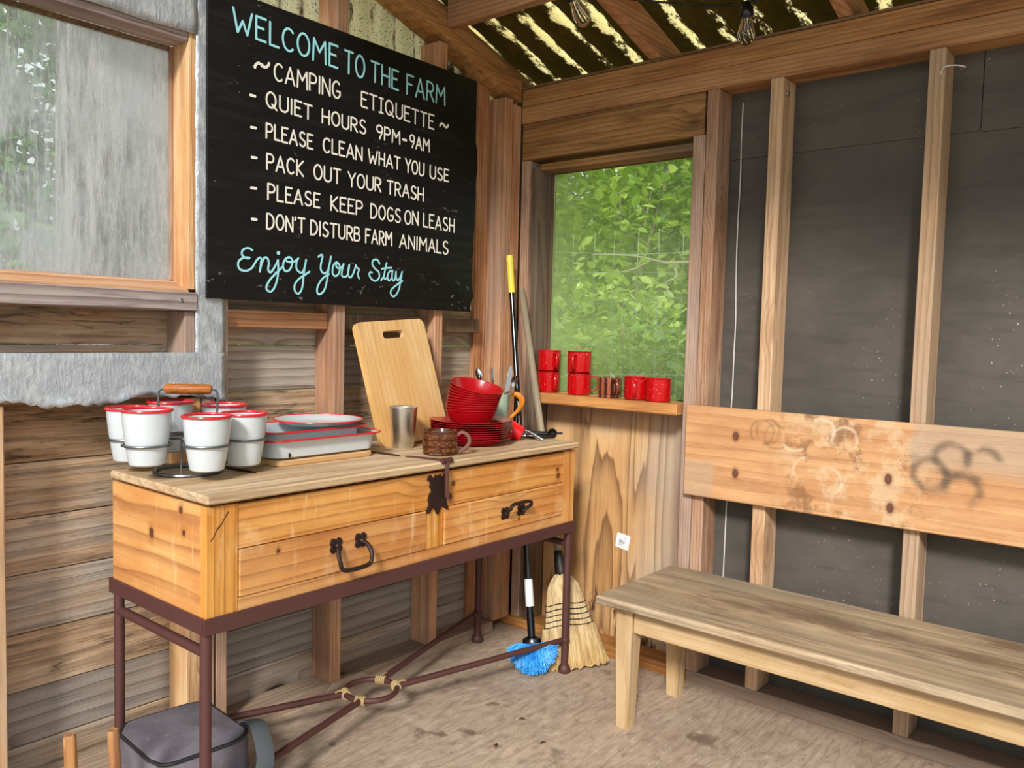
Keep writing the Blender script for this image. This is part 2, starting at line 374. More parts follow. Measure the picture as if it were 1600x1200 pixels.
# back wall
b = MB(); b.box(.703, 3.0, .089, .105, 0, 1.30); b.box(.722, 1.29, .0895, .105, 1.30, 1.632); b.box(1.29, 3.0, .0885, .105, 1.30, 1.63); b.box(.722, 1.441, .0855, .1045, 1.622, 1.95); b.box(1.4435, 3.0, .0845, .1042, 1.618, 1.95)
struct(b.build('wall_back', m_tar, smooth=False))
b = MB(); b.box(-.112, .0825, .0895, .106, 0, 1.95); struct(b.build('wall_back_corner', m_dark_z))
b = MB(); b.box(.084, .70, .0885, .105, .03, .86); struct(b.build('wall_back_plywood', m_plywall, smooth=False))
# roof
def roofz(y): return 2.052-.29*y
def rf(u, v, d=0.0):
    x = -.35+3.91*u; y = .62-2.34*v; return (x, y, roofz(y)+.011*math.sin(2*PI*x/.115)-d)
b = MB().grid(rf, 540, 3); struct(b.build('ceiling', m_roof, ang=3))

TN = [0]
def trim(x0, x1, y0, y1, z0, z1, m, label, bev=.002, mat=None):
    TN[0] += 1; b = MB()
    b.box(x0, x1, y0, y1, z0, z1, bev, mat)
    return struct(b.build('trim_%d' % TN[0], m), label)
def strimy(x0, x1, ya, yb, zlo, zhi, slope, m, label):
    """a board lying along the roof slope"""
    TN[0] += 1
    poly = [(ya, zlo-slope*ya), (yb, zlo-slope*yb), (yb, zhi-slope*yb), (ya, zhi-slope*ya)]
    return struct(MB().prism(poly, 'x', x0, x1, .0015).build('trim_%d' % TN[0], m), label)
# floor sills
m_sill_y = wood('dusty_sill_wood', dark='#6b4a33', mid='#a08c78', light='#b7a591', axis='Y', freq=50, rough=.9, var=.1, grey='#9c8e80', greyamt=.6, streaks=.6)
trim(-.089, 0, -2.9, -.0895, 0, .038, m_sill_y, 'floor sill along the left wall')
trim(-.089, .72, 0, .089, 0, .038, m_beam_x, 'floor sill under the window panel')
m_sill_x = wood('dusty_sill_along_x', dark='#6b4a33', mid='#9c8a78', light='#b3a291', axis='X', freq=50, rough=.9, var=.1, grey='#968a7e', greyamt=.7, streaks=.6)
trim(.722, 3.0, 0, .089, 0, .040, m_sill_x, 'floor sill along the dark wall')
# left wall studs
for y0, y1, top, m in ((-1.262,-1.224,.898,m_fir_z), (-1.222,-1.186,.898,m_pink_z), (-1.180,-1.150,2.2,m_pink_z), (-.815,-.776,2.112,m_stud_z), (-.415,-.376,1.995,m_stud_z)):
    trim(-.089, -.001, y0, y1, .038, top, m, 'left wall stud')
trim(-.089, -.001, -1.224, -1.182, .898, 2.2, m_pink_z, 'stud at the right of the hazy window')
trim(-.089, 0, -1.705, -1.667, .038, .90, m_pale_z, 'stud under the hazy window')
trim(-.089, -.071, -.150, -.091, .038, 1.94, m_stud_z, 'batten in the corner')
trim(-.089, 0, -.089, -.046, .038, 1.895, m_stud_z, 'corner post')
trim(-.089, 0, -.044, -.001, .038, 1.88, m_stud_z, 'corner post')
# blocking between the left studs at the top of the boards
for y0, y1 in ((-1.150,-.8155), (-.7755,-.4155), (-.3755,-.1655)):
    trim(-.0885, -.03, y0, y1, 1.075, 1.122, m_stud_y if y0 < -1 else m_dark_z, 'blocking between studs')
# sloped plates on the left wall
strimy(-.089, 0, -1.68, -.002, 1.895, 1.933, .30, m_beam_y, 'sloping plate on the left wall')
strimy(-.089, .001, -1.68, -.002, 1.934, 1.975, .30, m_header if False else m_beam_y, 'upper sloping plate on the left wall')
strimy(-.085, -.047, -1.68, .1, 1.976, 2.03, .29, m_beam_y, 'end rafter')
# back wall top plates and header
trim(.001, 3.0, .0, .089, 1.879, 1.938, m_beam_x, 'top plate of the back wall')
trim(.001, 3.0, .0, .089, 1.82, 1.878, m_beam_x, 'lower top plate of the back wall')
trim(-.089, 3.0, -.004, .1, 1.939, 1.946, m_dark_x, 'dark strip above the top plate')
trim(.002, .712, .006, .089, 1.690, 1.819, m_header, 'header over the back window')
# rafters
for x in (.515, 1.10, 1.70, 2.3, 2.9):
    strimy(x, x+.038, -1.68, .3, 1.948, 2.037, .29, m_stud_y, 'rafter')
trim(.001, .514, -.385, -.347, 2.046, 2.135, m_stud_x, 'blocking between rafters')
trim(.554, 1.099, -1.4, -1.362, 2.36, 2.44, m_stud_x, 'blocking between rafters')
# back window posts
trim(.722, .760, 0, .0885, .04, 1.8195, m_pink_z, 'king stud right of the back window')
trim(.680, .7205, -.002, .0875, .04, 1.6895, m_pink_z, 'jack stud right of the back window')
trim(.003, .040, .004, .085, .0385, 1.689, m_pink_z, 'post left of the back window')
trim(.042, .062, .02, .085, .0385, 1.665, m_dark_z, 'post left of the back window')
trim(.0635, .082, .006, .085, .0385, 1.665, m_dark_z, 'jamb left of the back window')
trim(.755, .7875, .03, .0885, .04, 1.8195, m_pink_z, 'stud beside the dark wall') if False else None
# dark wall studs
for x, m in ((.918, m_pale_z), (1.333, m_pale_z), (1.76, m_pale_z), (2.2, m_pale_z)):
    trim(x, x+.039, 0, .0885, .0405, 1.8195, m, 'stud on the dark wall')

# window 2: back window with a hazy plastic pane
TNw = MB(); 
TNw.box(.083, .679, .078, .0885, 1.645, 1.665); TNw.box(.083, .093, .078, .0885, .875, 1.645); TNw.box(.669, .679, .078, .0885, .875, 1.645)
w2 = struct(TNw.build('window_2', m_dark_z)); 
MB().box(.0835, .679, .01, .077, 1.648, 1.672, .002).build('head_jamb', m_header, w2)
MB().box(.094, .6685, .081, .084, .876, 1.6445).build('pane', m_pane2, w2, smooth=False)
shelf_m = wood('scorched_shelf_edge', dark='#7a3f10', mid='#b7742f', light='#d99a4a', axis='X', freq=16, warp=.2, rings=.7, fiber=.3, knots=.0, rough=.5, var=.05)
MB().box(.114, .676, -.034, .077, .836, .872, .003).build('window_sill', shelf_m, w2)
# window 1: big hazy window in the left wall
w1 = MB(); w1.box(-.0825, -.001, -1.258, -1.2265, 1.165, 1.785, .001); w1 = struct(w1.build('window_1', m_fir_z))
MB().box(-.073, -.001, -2.6, -1.259, 1.757, 1.785, .002).build('head_jamb', m_purple_y, w1)  # greyer wood than the side jamb: its shade is put into the colour
MB().box(-.082, -.0735, -1.2685, -1.2585, 1.19, 1.757).build('glazing_bead', m_pink_z, w1)
MB().box(-.082, -.0735, -2.6, -1.269, 1.745, 1.757).build('glazing_bead', m_dark_x, w1)
MB().prism([(-.085, 1.158), (.0, 1.158), (.0, 1.163), (-.085, 1.190)], 'y', -2.6, -1.2585).build('window_sill', m_fir_y, w1)
MB().box(-.080, -.076, -2.6, -1.2595, 1.182, 1.756).build('pane', m_pane1, w1, smooth=False)
trim(-.05, .012, -2.6, -1.240, 1.112, 1.1575, m_purple_y, 'grey board under the hazy window', .003)
trim(-.089, -.001, -1.268, -1.2265, .998, 1.111, m_pink_z, 'short stud under the sill board')
# silver foil flashing around the window
def foilstrip(fn, nu, nv, label):
    TN[0] += 1
    b = MB(); b.grid(lambda u, v: fn(u, v, .0), nu, nv)
    o = b.build('trim_%d' % TN[0], m_foil, ang=3); md = o.modifiers.new('thick', 'SOLIDIFY'); md.thickness = .002; md.offset = -1
    return struct(o, label)
rr = random.Random(3)
jag = [rr.uniform(-.006, .006) for _ in range(200)]
def wob(y, z, k=.6): return k*(.0016*math.sin(y*61+z*23)+.0014*math.sin(z*97-y*31)+.0008*math.sin(y*210+z*170))
foilstrip(lambda u, v, d: (.006+wob(-2.6+1.435*u, v)+(.004*max(0, 1-5*v)*(1+math.sin(u*70))), -2.6+1.435*u, (.901+.008*math.sin(u*23)+.004*math.sin(u*61)+jag[int(u*120)]*.7)*(1-v)+1.011*v), 120, 10, 'silver foil apron under the hazy window')
foilstrip(lambda u, v, d: (.004+wob(u, v*3), -1.2435+.0785*u+ (1-u)*.0, .90+1.3*v), 8, 70, 'silver foil strip beside the hazy window')
foilstrip(lambda u, v, d: (.005+wob(-2.6+1.36*u, v), -2.6+1.36*u, 1.774+.0015*math.sin(u*40)*(1-v)+.33*v*1.0), 90, 14, 'silver foil header above the hazy window')
trim(-.08, .001, -2.6, -1.2265, 1.786, 2.1, m_pink_y, 'header over the hazy window')
trim(-.08, .001, -2.6, -1.269, .905, .997, m_pink_y, 'board behind the foil apron')
# outside ground
def hil(u, v):
    x = -40+60*u; y = 8+22*v; return (x, y, -.2+7*v**.8+.8*math.sin(x*.4)+.5*math.sin(y*.9+x))
m_hill = plain('wooded_slope', '#3f5a26', .95, bump=1.0, bs=6)
struct(MB().grid(hil, 60, 30).build('hill', m_hill))
def hil2(u, v):
    y = -20+40*u; x = -9-16*v; return (x, y, -.2+4*v**.8+.5*math.sin(y*.6))
struct(MB().grid(hil2, 50, 20).build('hill', m_hill))
def ogr(u, v):
    x = -9+18*u; y = -9+18*v; inside = (-.2 < x < 3.2) and (-3.0 < y < .2)
    return (x, y, -.1+.03*math.sin(x*1.7)*math.sin(y*1.3))
m_gr = plain('packed_earth', '#8d7f5e', .95, bump=.5, bs=30)
struct(MB().grid(ogr, 40, 40).build('ground', m_gr))
# ------------------------------------------------------------------ chest on its iron stand
LID = .742
def honeystain(N, c):
    o = N.obj(); c = N.mix(N.m_('MULTIPLY', N.rng(N.noise(o, 6, 5, .7), .52, .72), .4), c, C('#ecc78f'))
    c = N.mix(N.m_('MULTIPLY', N.rng(N.noise(N.n('Mapping', {0: o, 3: (1, 1, .12)}), 32, 4, .65), .58, .72), .4), c, C('#f2d3a0'))
    for p, r in (((.31, -1.446, .697), .009), ((.323, -1.446, .651), .008), ((.188, -1.446, .628), .012), ((.41, -.738, .677), .009), ((.41, -.749, .644), .011), ((.41, -.277, .663), .008), ((.41, -.273, .644), .010), ((.41, -.464, .541), .006), ((.41, -1.28, .60), .006)):
        c = spot(N, c, p, r*2.2, '#a5632a', .6, (1, 1, 1.3), .7); c = spot(N, c, p, r, '#43230f', .9, (1, 1, 1.1), .4)
    s = N.sep(o); d = N.m_('ABSOLUTE', N.m_('ADD', N.m_('SUBTRACT', s[2], N.m_('ADD', .649, N.m_('MULTIPLY', N.m_('ADD', s[1], 1.435), 1.37))), N.m_('MULTIPLY', N.m_('SUBTRACT', N.noise(o, 60, 2), .5), .012)))
    k = N.m_('MULTIPLY', N.rng(d, .001, .0045, 1, 0), N.m_('MULTIPLY', N.m_('MULTIPLY', N.m_('GREATER_THAN', s[1], -1.437), N.m_('LESS_THAN', s[1], -1.396)), N.m_('GREATER_THAN', s[0], .405)))
    return N.mix(k, c, C('#4a2610'))
HON = dict(dark='#7f4313', mid='#c98238', light='#dfa65c', streaks=.3, ringp=3.6, freq=46, rings=.7, fiber=.3, knots=.2, rough=.5, var=.14, bump=.2, sheen=.15, stain=honeystain)
m_hon_y = wood('honey_pine_along_y', axis='Y', **HON); m_hon_x = wood('honey_pine_along_x', axis='X', **HON); m_hon_z = wood('honey_pine_upright', axis='Z', **HON)
m_lid = wood('worn_lid_wood', dark='#7b5a38', mid='#c8a679', light='#dfc39a', axis='Y', freq=40, rings=.5, streaks=.6, fiber=.5, knots=.05, rough=.7, var=.06, grey='#b8a588', greyamt=.2)
m_iron = plain('rust_brown_iron', '#5a3733', .55, .25, .25, 150)
m_black = plain('dark_iron', '#33211d', .5, .4, .2, 150)
m_gap = plain('dark_gap', '#1d130b', .9)

chest = thing('chest', 'honey pine chest with two drawers on a rusty iron stand against the board wall', 'chest', (0, 0, 0))
X0, X1, Y0, Y1, ZB, ZT_ = .004, .41, -1.446, -.190, .486, .7165
b = MB(); b.box(X0, X1-.022, Y0+.022, Y1-.022, ZB+.004, ZB+.02); b.box(X0, X0+.018, Y0+.022, Y1-.022, ZB+.02, ZT_); b.box(X1-.035, X1-.026, Y0+.03, Y1-.03, ZB+.02, ZT_-.004)
b.build('body', m_gap, chest)
for y0, y1, nm in ((Y0, Y0+.021, 'side_panel'), (Y1-.021, Y1, 'side_panel')):
    b = MB(); b.box(X0, X1-.0225, y0, y1, ZB, ZT_, .0015); b.build(nm, m_hon_x, chest)
for y0, y1 in ((Y0, -1.3745), (-.2475, Y1)):
    b = MB(); b.box(X1-.022, X1, y0, y1, ZB, ZT_, .0015); b.build('corner_stile', m_hon_z, chest)
b = MB(); b.box(X1-.022, X1-.002, -1.374, -.248, .6205, ZT_-.003, .001); b.build('upper_front_board', m_hon_y, chest)
b = MB(); b.box(X1-.022, X1-.001, -1.374, -.248, ZB, .5175, .001); b.build('bottom_front_rail', m_hon_y, chest)
b = MB(); b.box(X1-.022, X1-.001, -.836, -.774, .518, .620, .001); b.build('centre_stile', m_hon_z, chest)
def rosette(mb, x, y, z):
    for k in range(4):
        a = PI/4+k*PI/2
        mb.lathe([(0, 0), (.010, 0), (.009, .003), (0, .004)], (x, y+.011*math.cos(a), z+.011*math.sin(a)), 10, Matrix.Rotation(PI/2, 4, 'Y'))
    mb.lathe([(0, 0), (.007, 0), (.007, .009), (.004, .013), (0, .014)], (x, y, z), 12, Matrix.Rotation(PI/2, 4, 'Y'))
def drawer(y0, y1, hy, up):
    d = MB().box(X1-.022, X1+.002, y0, y1, .519, .6185, .002).build('drawer', m_hon_y, chest)
    z = .583 if not up else .566; b = MB()
    rosette(b, X1+.002, hy-.036, z); rosette(b, X1+.002, hy+.036, z)
    s = 1 if up else -1; dz = .030 if up else .052
    pts = [(X1+.013, hy-.036, z), (X1+.022, hy-.044, z+s*.010), (X1+.032, hy-.046, z+s*dz*.6), (X1+.034, hy-.034, z+s*dz), (X1+.034, hy+.034, z+s*dz), (X1+.032, hy+.046, z+s*dz*.6), (X1+.022, hy+.044, z+s*.010), (X1+.013, hy+.036, z)]
    b.tube(catmull(pts, 5), .0052, 8)
    b.build('bail_handle', m_black, d)
drawer(-1.3725, -.8375, -1.090, False); drawer(-.7725, -.2495, -.492, True)
lid = MB(); lid.box(X0, X1+.014, Y0-.006, Y1+.003, .723, LID, .004); lid = lid.build('lid', m_lid, chest)
for y in (-.825, -1.250):
    b = MB(); b.prism([(px+(.0 if y < -1 else .02), y+py*1.1+.012*(px-.06)/.17) for px, py in ((.05,-.010),(.22,-.007),(.26,0),(.22,.007),(.05,.010))], 'z', LID-.0005, LID+.003)
    b.box(.02, .07, y-.012, y+.012, LID-.0005, LID+.004, .001)
    b.build('strap_hinge', m_black, chest)
# hasp: strap on the lid, hanging bar, ornate plate
b = MB(); b.prism([(.30, -.812), (.335, -.800), (.415, -.789), (.415, -.773), (.335, -.790), (.305, -.803)], 'z', LID-.0005, LID+.004)
b.tube([(.424, -.800, LID+.003), (.424, -.764, LID+.003)], .008, 10)
b.tube([(.426, -.782, LID), (.427, -.782, .70), (.427, -.780, .650)], [.006, .0055, .006], 8); b.build('hasp_bar', m_iron, chest)
half = [(0, .706), (.009, .708), (.013, .702), (.012, .695), (.016, .694), (.020, .704), (.027, .710), (.034, .707), (.038, .697), (.034, .699), (.029, .697), (.026, .688), (.030, .680), (.024, .674), (.022, .668), (.030, .660), (.034, .648), (.030, .636), (.036, .622), (.040, .612), (.030, .613), (.020, .624), (.014, .628), (.010, .618), (.005, .610), (0, .604)]
poly = [(y-.799, z) for y, z in half] + [(-y-.799, z) for y, z in half[1:-1][::-1]]
b = MB(); b.prism(poly, 'x', X1-.003, X1+.004); b.build('hasp_plate', m_black, chest)
# iron frame under the chest
b = MB(); t = .006
b.box(X1+.001, X1+.007, Y0-.008, Y1+.008, .458, .492, .001); b.box(X0-.003, X0+.002, Y0-.008, Y1+.008, .458, .492)
b.box(X0, X1+.004, Y0-.008, Y0-.002, .458, .492, .001); b.box(X0, X1+.004, Y1+.002, Y1+.008, .458, .492, .001)
b.box(X0, X1+.004, Y0-.006, Y0+.03, .478, .4845); b.box(X0, X1+.004, Y1-.03, Y1+.006, .478, .4845); b.box(X1-.03, X1+.004, Y0, Y1, .478, .4845)
b.build('angle_iron_rail', m_iron, chest)
LX0, LX1, LY0, LY1 = .024, .400, -1.441, -.200
for x, y in ((LX0, LY0), (LX1, LY0), (LX0, LY1), (LX1, LY1)):
    b = MB(); b.tube([(x, y, .02), (x, y, .479)], .0118, 14)
    b.lathe([(0, 0), (.018, 0), (.021, .008), (.018, .020), (.013, .026), (0, .026)], (x, y, 0), 16); b.lathe([(.012, .100), (.0145, .103), (.0145, .109), (.012, .112)], (x, y, 0), 14)
    b.build('leg', m_iron, chest)
for y in (LY0, LY1):
    b = MB(); b.tube([(LX0, y, .418), (LX1, y, .418)], .0105, 12); b.build('side_bar', m_iron, chest)
RC = (.213, -.843); RR = .070; RZ = .092
b = MB(); b.tube([(RC[0]+RR*math.cos(2*PI*k/36), RC[1]+RR*math.sin(2*PI*k/36), RZ) for k in range(36)], .0075, 10, closed=True); b.build('stretcher_ring', m_iron, chest)
m_twine = plain('tan_twine', '#b39a6c', .9, bump=.4)
for x, y, sx, sy in ((LX0, LY0, -1, -1), (LX1, LY0, 1, -1), (LX0, LY1, -1, 1), (LX1, LY1, 1, 1)):
    a = math.atan2(sy*.9, sx*.45); e = Vector((RC[0]+RR*math.cos(a), RC[1]+RR*math.sin(a), RZ))
    b = MB(); b.tube([(x, y, .106), e], .0088, 12); b.build('stretcher', m_iron, chest)
    d = (Vector((x, y, .106))-e).normalized()
    tw = MB(); tng = Vector((-math.sin(a), math.cos(a), 0))
    for k in range(5):
        c = e + tng*(-.011+.0055*k); q = d
        tw.tube([c+(Vector((0,0,1))*math.sin(2*PI*j/10)+Vector((math.cos(a), math.sin(a), 0))*math.cos(2*PI*j/10))*.0105 for j in range(10)], .0028, 6, closed=True)
    tw.tube([e+d*.004+Vector((0,0,.009)), e+d*.02+Vector((0,0,.012)), e+d*.03+Vector((0,0,.008))], .0022, 6)
    tw.build('twine_binding', m_twine, chest)

# ------------------------------------------------------------------ bench and back board
m_bench = wood('worn_grey_bench_top', dark='#5f4d38', mid='#b1946c', light='#ccb18a', axis='X', freq=36, rings=.4, streaks=.8, fiber=.75, knots=.03, rough=.75, var=.05, grey='#a39378', greyamt=.3,
               stain=lambda N, c: N.mix(N.m_('MULTIPLY', N.rng(N.noise(N.n('Mapping', {0: N.obj(), 3: (.35, 1, 1)}), 7, 5, .65), .48, .66), .75), c, C('#6b4f33')))
BP = dict(dark='#8f683f', mid='#b89b72', light='#cdb490', streaks=.4, freq=45, rings=.3, fiber=.35, knots=.03, rough=.6, var=.08)
m_bp_x = wood('pale_bench_pine_along_x', axis='X', **BP); m_bp_z = wood('pale_bench_pine_upright', axis='Z', **BP)
bench = thing('bench', 'long low pine bench with a worn grey top beside the dark wall', 'bench', (.72, -.23, 0))
BX1 = 1.40; HB = .3685
b = MB(); b.box(-.048, BX1, -.216, .205, HB-.023, HB, .004); b.build('seat', m_bench, bench)
for x in (.0, BX1-.085):
    for y in (-.150, .128):
        b = MB(); vs = []
        h = HB-.0235; tp, bt = .0245, .018
        b.loft([[(x+.022+sx*s, y+sy*s, z) for sx, sy in ((-1,-1),(1,-1),(1,1),(-1,1))] for s, z in ((bt, 0), (tp, h-.09), (tp, h))])
        b.build('leg', m_bp_z, bench)
b = MB(); b.box(.047, BX1-.09, -.166, -.146, HB-.095, HB-.0235, .002); b.build('apron', m_bp_x, bench)
b = MB(); b.box(.047, BX1-.09, .126, .146, HB-.095, HB-.0235, .002); b.build('apron', m_bp_x, bench)
for x in (.010, BX1-.075):
    b = MB(); b.box(x, x+.02, -.125, .103, HB-.095, HB-.0235, .002); b.build('apron', m_hon_y if False else m_bp_x, bench)

def board_stain(N, c):
    o = N.obj(); s = N.sep(o)
    x, z = s[0], s[2]
    n1 = N.noise(o, 14, 5, .7)
    mid = N.m_('MULTIPLY', N.rng(x, .22, .40), N.rng(x, .78, .60))
    c = N.mix(N.m_('MULTIPLY', N.m_('MULTIPLY', N.rng(n1, .46, .60), mid), .5), c, C('#d6bb94'))
    c = N.mix(N.m_('MULTIPLY', N.m_('MULTIPLY', N.rng(N.noise(o, 9, 5, .7), .52, .62), mid), .75), c, C('#7d4f26'))
    c = N.mix(N.m_('MULTIPLY', N.rng(N.m_('ADD', x, N.m_('MULTIPLY', n1, .05)), .66, .68), N.m_('MULTIPLY', N.rng(z, .13, .2), .6)), c, C('#a9967f'))
    c = N.mix(N.m_('MULTIPLY', N.rng(x, .105, .09), N.m_('MULTIPLY', N.rng(z, .12, .10), .5)), c, C('#b39a80'))
    def ring(cx, cz, r, wd, col, amt, c, a0=None):
        d = N.m_('SQRT', N.m_('ADD', N.m_('POWER', N.m_('SUBTRACT', x, cx), 2.0), N.m_('POWER', N.m_('SUBTRACT', z, cz), 2.0)))
        d = N.m_('ADD', d, N.m_('MULTIPLY', N.m_('SUBTRACT', N.noise(o, 30, 3), .5), .012))
        k = N.rng(N.m_('ABSOLUTE', N.m_('SUBTRACT', d, r)), 0, wd, 1, 0)
        k = N.m_('MULTIPLY', k, N.rng(N.noise(o, 13, 3), .42, .60, .02, 1))
        return N.mix(N.m_('MULTIPLY', k, amt), c, C(col))
    for cx, cz in ((.690, .150), (.765, .118), (.738, .196), (.805, .19)):
        c = ring(cx, cz, .038, .017, '#42382f', .6, c)
    for cx, cz in ((.262, .218), (.285, .205), (.245, .215), (.415, .232), (.475, .216), (.375, .12), (.44, .10), (.34, .205)):
        c = ring(cx, cz, .034, .007, '#80562c' if cx < .3 else '#e5cfae', .5, c)
    for cx, cz in ((.165, .195), (.168, .085), (.592, .125), (.600, .05)):
        d = N.m_('SQRT', N.m_('ADD', N.m_('POWER', N.m_('MULTIPLY', N.m_('SUBTRACT', x, cx), 1.5), 2.0), N.m_('POWER', N.m_('SUBTRACT', z, cz), 2.0)))
        c = N.mix(N.rng(d, .012, .016, 1, 0), c, C('#4a2416')); c = N.mix(N.m_('MULTIPLY', N.rng(d, .016, .026, 1, 0), .4), c, C('#8a4f25'))
    return c
m_bb = wood('ring_stained_pine', dark='#9c6330', mid='#c08548', light='#d8a468', axis='X', freq=34, warp=.06, rings=.45, fiber=.3, knots=.0, rough=.55, var=.02, stain=board_stain)
bbd = MB(); bbd.box(0, 1.35, -.028, -.0045, 0, .276, .003)
bbd = tag(bbd.build('backrest_board', m_bb, None, loc=(.705, 0, .597)), 'wide pine board with dark cup rings nailed to the studs above the bench', 'board')

# ------------------------------------------------------------------ welcome sign
def sign_mat():
    N = NT('black_painted_plywood'); o = N.obj(); s = N.sep(o)
    g = N.noise(N.xyz(s[0], N.m_('MULTIPLY', s[1], .12), s[2]), 45, 4, .65)
    c = N.mix(N.m_('MULTIPLY', N.rng(g, .45, .75), .5), C('#0c0b0b'), C('#25201d'))
    scr = N.m_('MULTIPLY', N.rng(N.noise(N.xyz(s[0], N.m_('MULTIPLY', s[1], .35), s[2]), 75, 2, .5, 2.0), .69, .73), N.rng(N.noise(o, 5, 2), .52, .62))
    low = N.m_('MULTIPLY', N.rng(s[2], .14, .03), N.rng(N.noise(o, 11, 2), .45, .55))
    c = N.mix(N.m_('MULTIPLY', N.m_('MAXIMUM', scr, N.m_('MULTIPLY', N.rng(N.noise(N.xyz(s[0], N.m_('MULTIPLY', s[1], .5), s[2]), 95, 2), .66, .72), low)), .55), c, C('#8b8580'))
    N.bump(g, .25, .002); return N.fin(c, .55, Specular_IOR_Level=.25)
sign = thing('welcome_sign', 'large black painted plywood sign with blue and cream hand lettering', 'sign', (0, 0, 0))
SY0, SY1, SZ0, SZ1 = -1.218, -.253, 1.1455, 1.905
out = [(SY0, SZ0), (SY1-.012, SZ0), (SY1-.010, SZ0+.03), (SY1+.003, SZ0+.05)]
rs = random.Random(11); zz = SZ0+.05
while zz < SZ1-.25:
    zz += rs.uniform(.01, .03); out.append((SY1+.004-rs.uniform(0, .006)-.006*math.sin((zz-SZ0)*9), zz))
out += [(SY1-.004, SZ1-.2), (SY1-.002, SZ1), (SY0, SZ1)]
b = MB(); b.prism([(y, z-SZ0) for y, z in out], 'x', .0062, .0165, .001)
o_ = b.build('board', sign_mat(), sign, loc=(0, 0, SZ0))
m_blue = plain('pale_blue_paint', '#a4e6ee', .6); m_cream = plain('cream_paint', '#f4f0e2', .6)
def arc(cx, cy, rx, ry, a0, a1, n=14): return [(cx+rx*math.cos(math.radians(a0+(a1-a0)*k/n)), cy+ry*math.sin(math.radians(a0+(a1-a0)*k/n))) for k in range(n+1)]
GL = {  # strokes in a box one high; first value is the width
 'A': (.62, [[(0,0),(.31,1),(.62,0)], [(.1,.33),(.52,.33)]]), 'B': (.5, [[(0,0),(0,1),(.22,1)]+arc(.22,.76,.22,.24,90,-90)+[(0,.52)], [(.24,.52)]+arc(.24,.26,.25,.26,90,-90)+[(0,0)]]),
 'C': (.55, [arc(.3,.5,.3,.5,48,312,20)]), 'D': (.55, [[(0,0),(0,1),(.15,1)]+arc(.15,.5,.4,.5,90,-90,16)+[(0,0)]]), 'E': (.45, [[(.45,1),(0,1),(0,0),(.45,0)], [(0,.54),(.34,.54)]]),
 'F': (.45, [[(.45,1),(0,1),(0,0)], [(0,.54),(.34,.54)]]), 'G': (.58, [arc(.3,.5,.3,.5,48,300,20)+[(.56,.2),(.56,.42),(.32,.42)]]), 'H': (.52, [[(0,0),(0,1)],[(.52,0),(.52,1)],[(0,.5),(.52,.5)]]),
 'I': (.06, [[(.03,0),(.03,1)]]), 'J': (.4, [[(.4,1),(.4,.2)]+arc(.2,.2,.2,.2,0,-180)]), 'K': (.5, [[(0,0),(0,1)],[(.48,1),(.02,.48),(.5,0)]]), 'L': (.42, [[(0,1),(0,0),(.42,0)]]),
 'M': (.68, [[(0,0),(.04,1),(.34,.45),(.64,1),(.68,0)]]), 'N': (.55, [[(0,0),(0,1),(.55,0),(.55,1)]]), 'O': (.6, [arc(.3,.5,.3,.5,90,450,26)]), 'P': (.48, [[(0,0),(0,1),(.22,1)]+arc(.22,.73,.26,.27,90,-90)+[(0,.46)]]),
 'Q': (.66, [arc(.3,.5,.3,.5,90,450,26), [(.36,.24),(.66,-.06)]]), 'R': (.5, [[(0,0),(0,1),(.22,1)]+arc(.22,.74,.25,.26,90,-90)+[(0,.48)], [(.2,.48),(.5,0)]]),
 'S': (.5, [arc(.26,.75,.22,.25,40,210,12)+[(.12,.58),(.38,.42)]+arc(.25,.25,.24,.25,30,-150,12)]), 'T': (.55, [[(0,1),(.55,1)],[(.275,1),(.275,0)]]), 'U': (.54, [[(0,1),(0,.28)]+arc(.27,.28,.27,.28,180,360,14)+[(.54,1)]]),
 'V': (.55, [[(0,1),(.27,0),(.55,1)]]), 'W': (.85, [[(0,1),(.2,0),(.43,.55),(.64,0),(.85,1)]]), 'Y': (.58, [[(0,1),(.29,.48),(.58,1)],[(.29,.48),(.29,0)]]),
 '9': (.48, [arc(.24,.73,.24,.27,0,360,18)+[(.46,.5),(.26,0)]]), "'": (.1, [[(.06,1),(.02,.82)]]), '-': (1, [[(0,.5),(1,.5)]]), '~': (1, [arc(.25,.25,.25,.5,170,20,10)+arc(.75,.75,.25,.5,200,350,10)])}
RBN = [0]
def ribbon(mb, pts, wd, x=.0172):
    P = [Vector((0, y, z)) for y, z in pts]
    for p in P:
        RBN[0] = (RBN[0]+1) % 97; x = .0172+RBN[0]*.000014
        mb.bm.faces.new([mb.bm.verts.new((x, p.y+wd/2*math.cos(2*PI*k/10), p.z+wd/2*math.sin(2*PI*k/10))) for k in range(10)])
    for a, c in zip(P, P[1:]):
        d = (c-a)
        if d.length < 1e-6: continue
        n = Vector((0, -d.z, d.y)).normalized()*wd/2
        RBN[0] = (RBN[0]+1) % 97; x = .0172+RBN[0]*.000014
        mb.bm.faces.new([mb.bm.verts.new((x, *q.yz)) for q in (a+n, a-n, c-n, c+n)])
def word(mb, s, y0, y1, b0, t0, b1, t1, wd):
    if s == 'ETIQUETTE': gl = {**GL, 'I': (.3, [[(.15,0),(.15,1)],[(0,1),(.3,1)],[(0,0),(.3,0)]])}
    else: gl = GL
    gap = .2; tot = sum(gl[c][0] for c in s)+gap*(len(s)-1); x = 0
    for c in s:
        cw, strokes = gl[c]; j = rs.uniform(-.02, .02)
        for st in strokes:
            pp = []
            for (px, py) in st:
                f = (x+px)/tot; bb = b0+(b1-b0)*f; tt = t0+(t1-t0)*f
                pp.append((y0+(y1-y0)*f, bb+(tt-bb)*(py+j)))
            if c not in "-~": pp = pp
            ribbon(mb, pp, wd)
        x += cw+gap
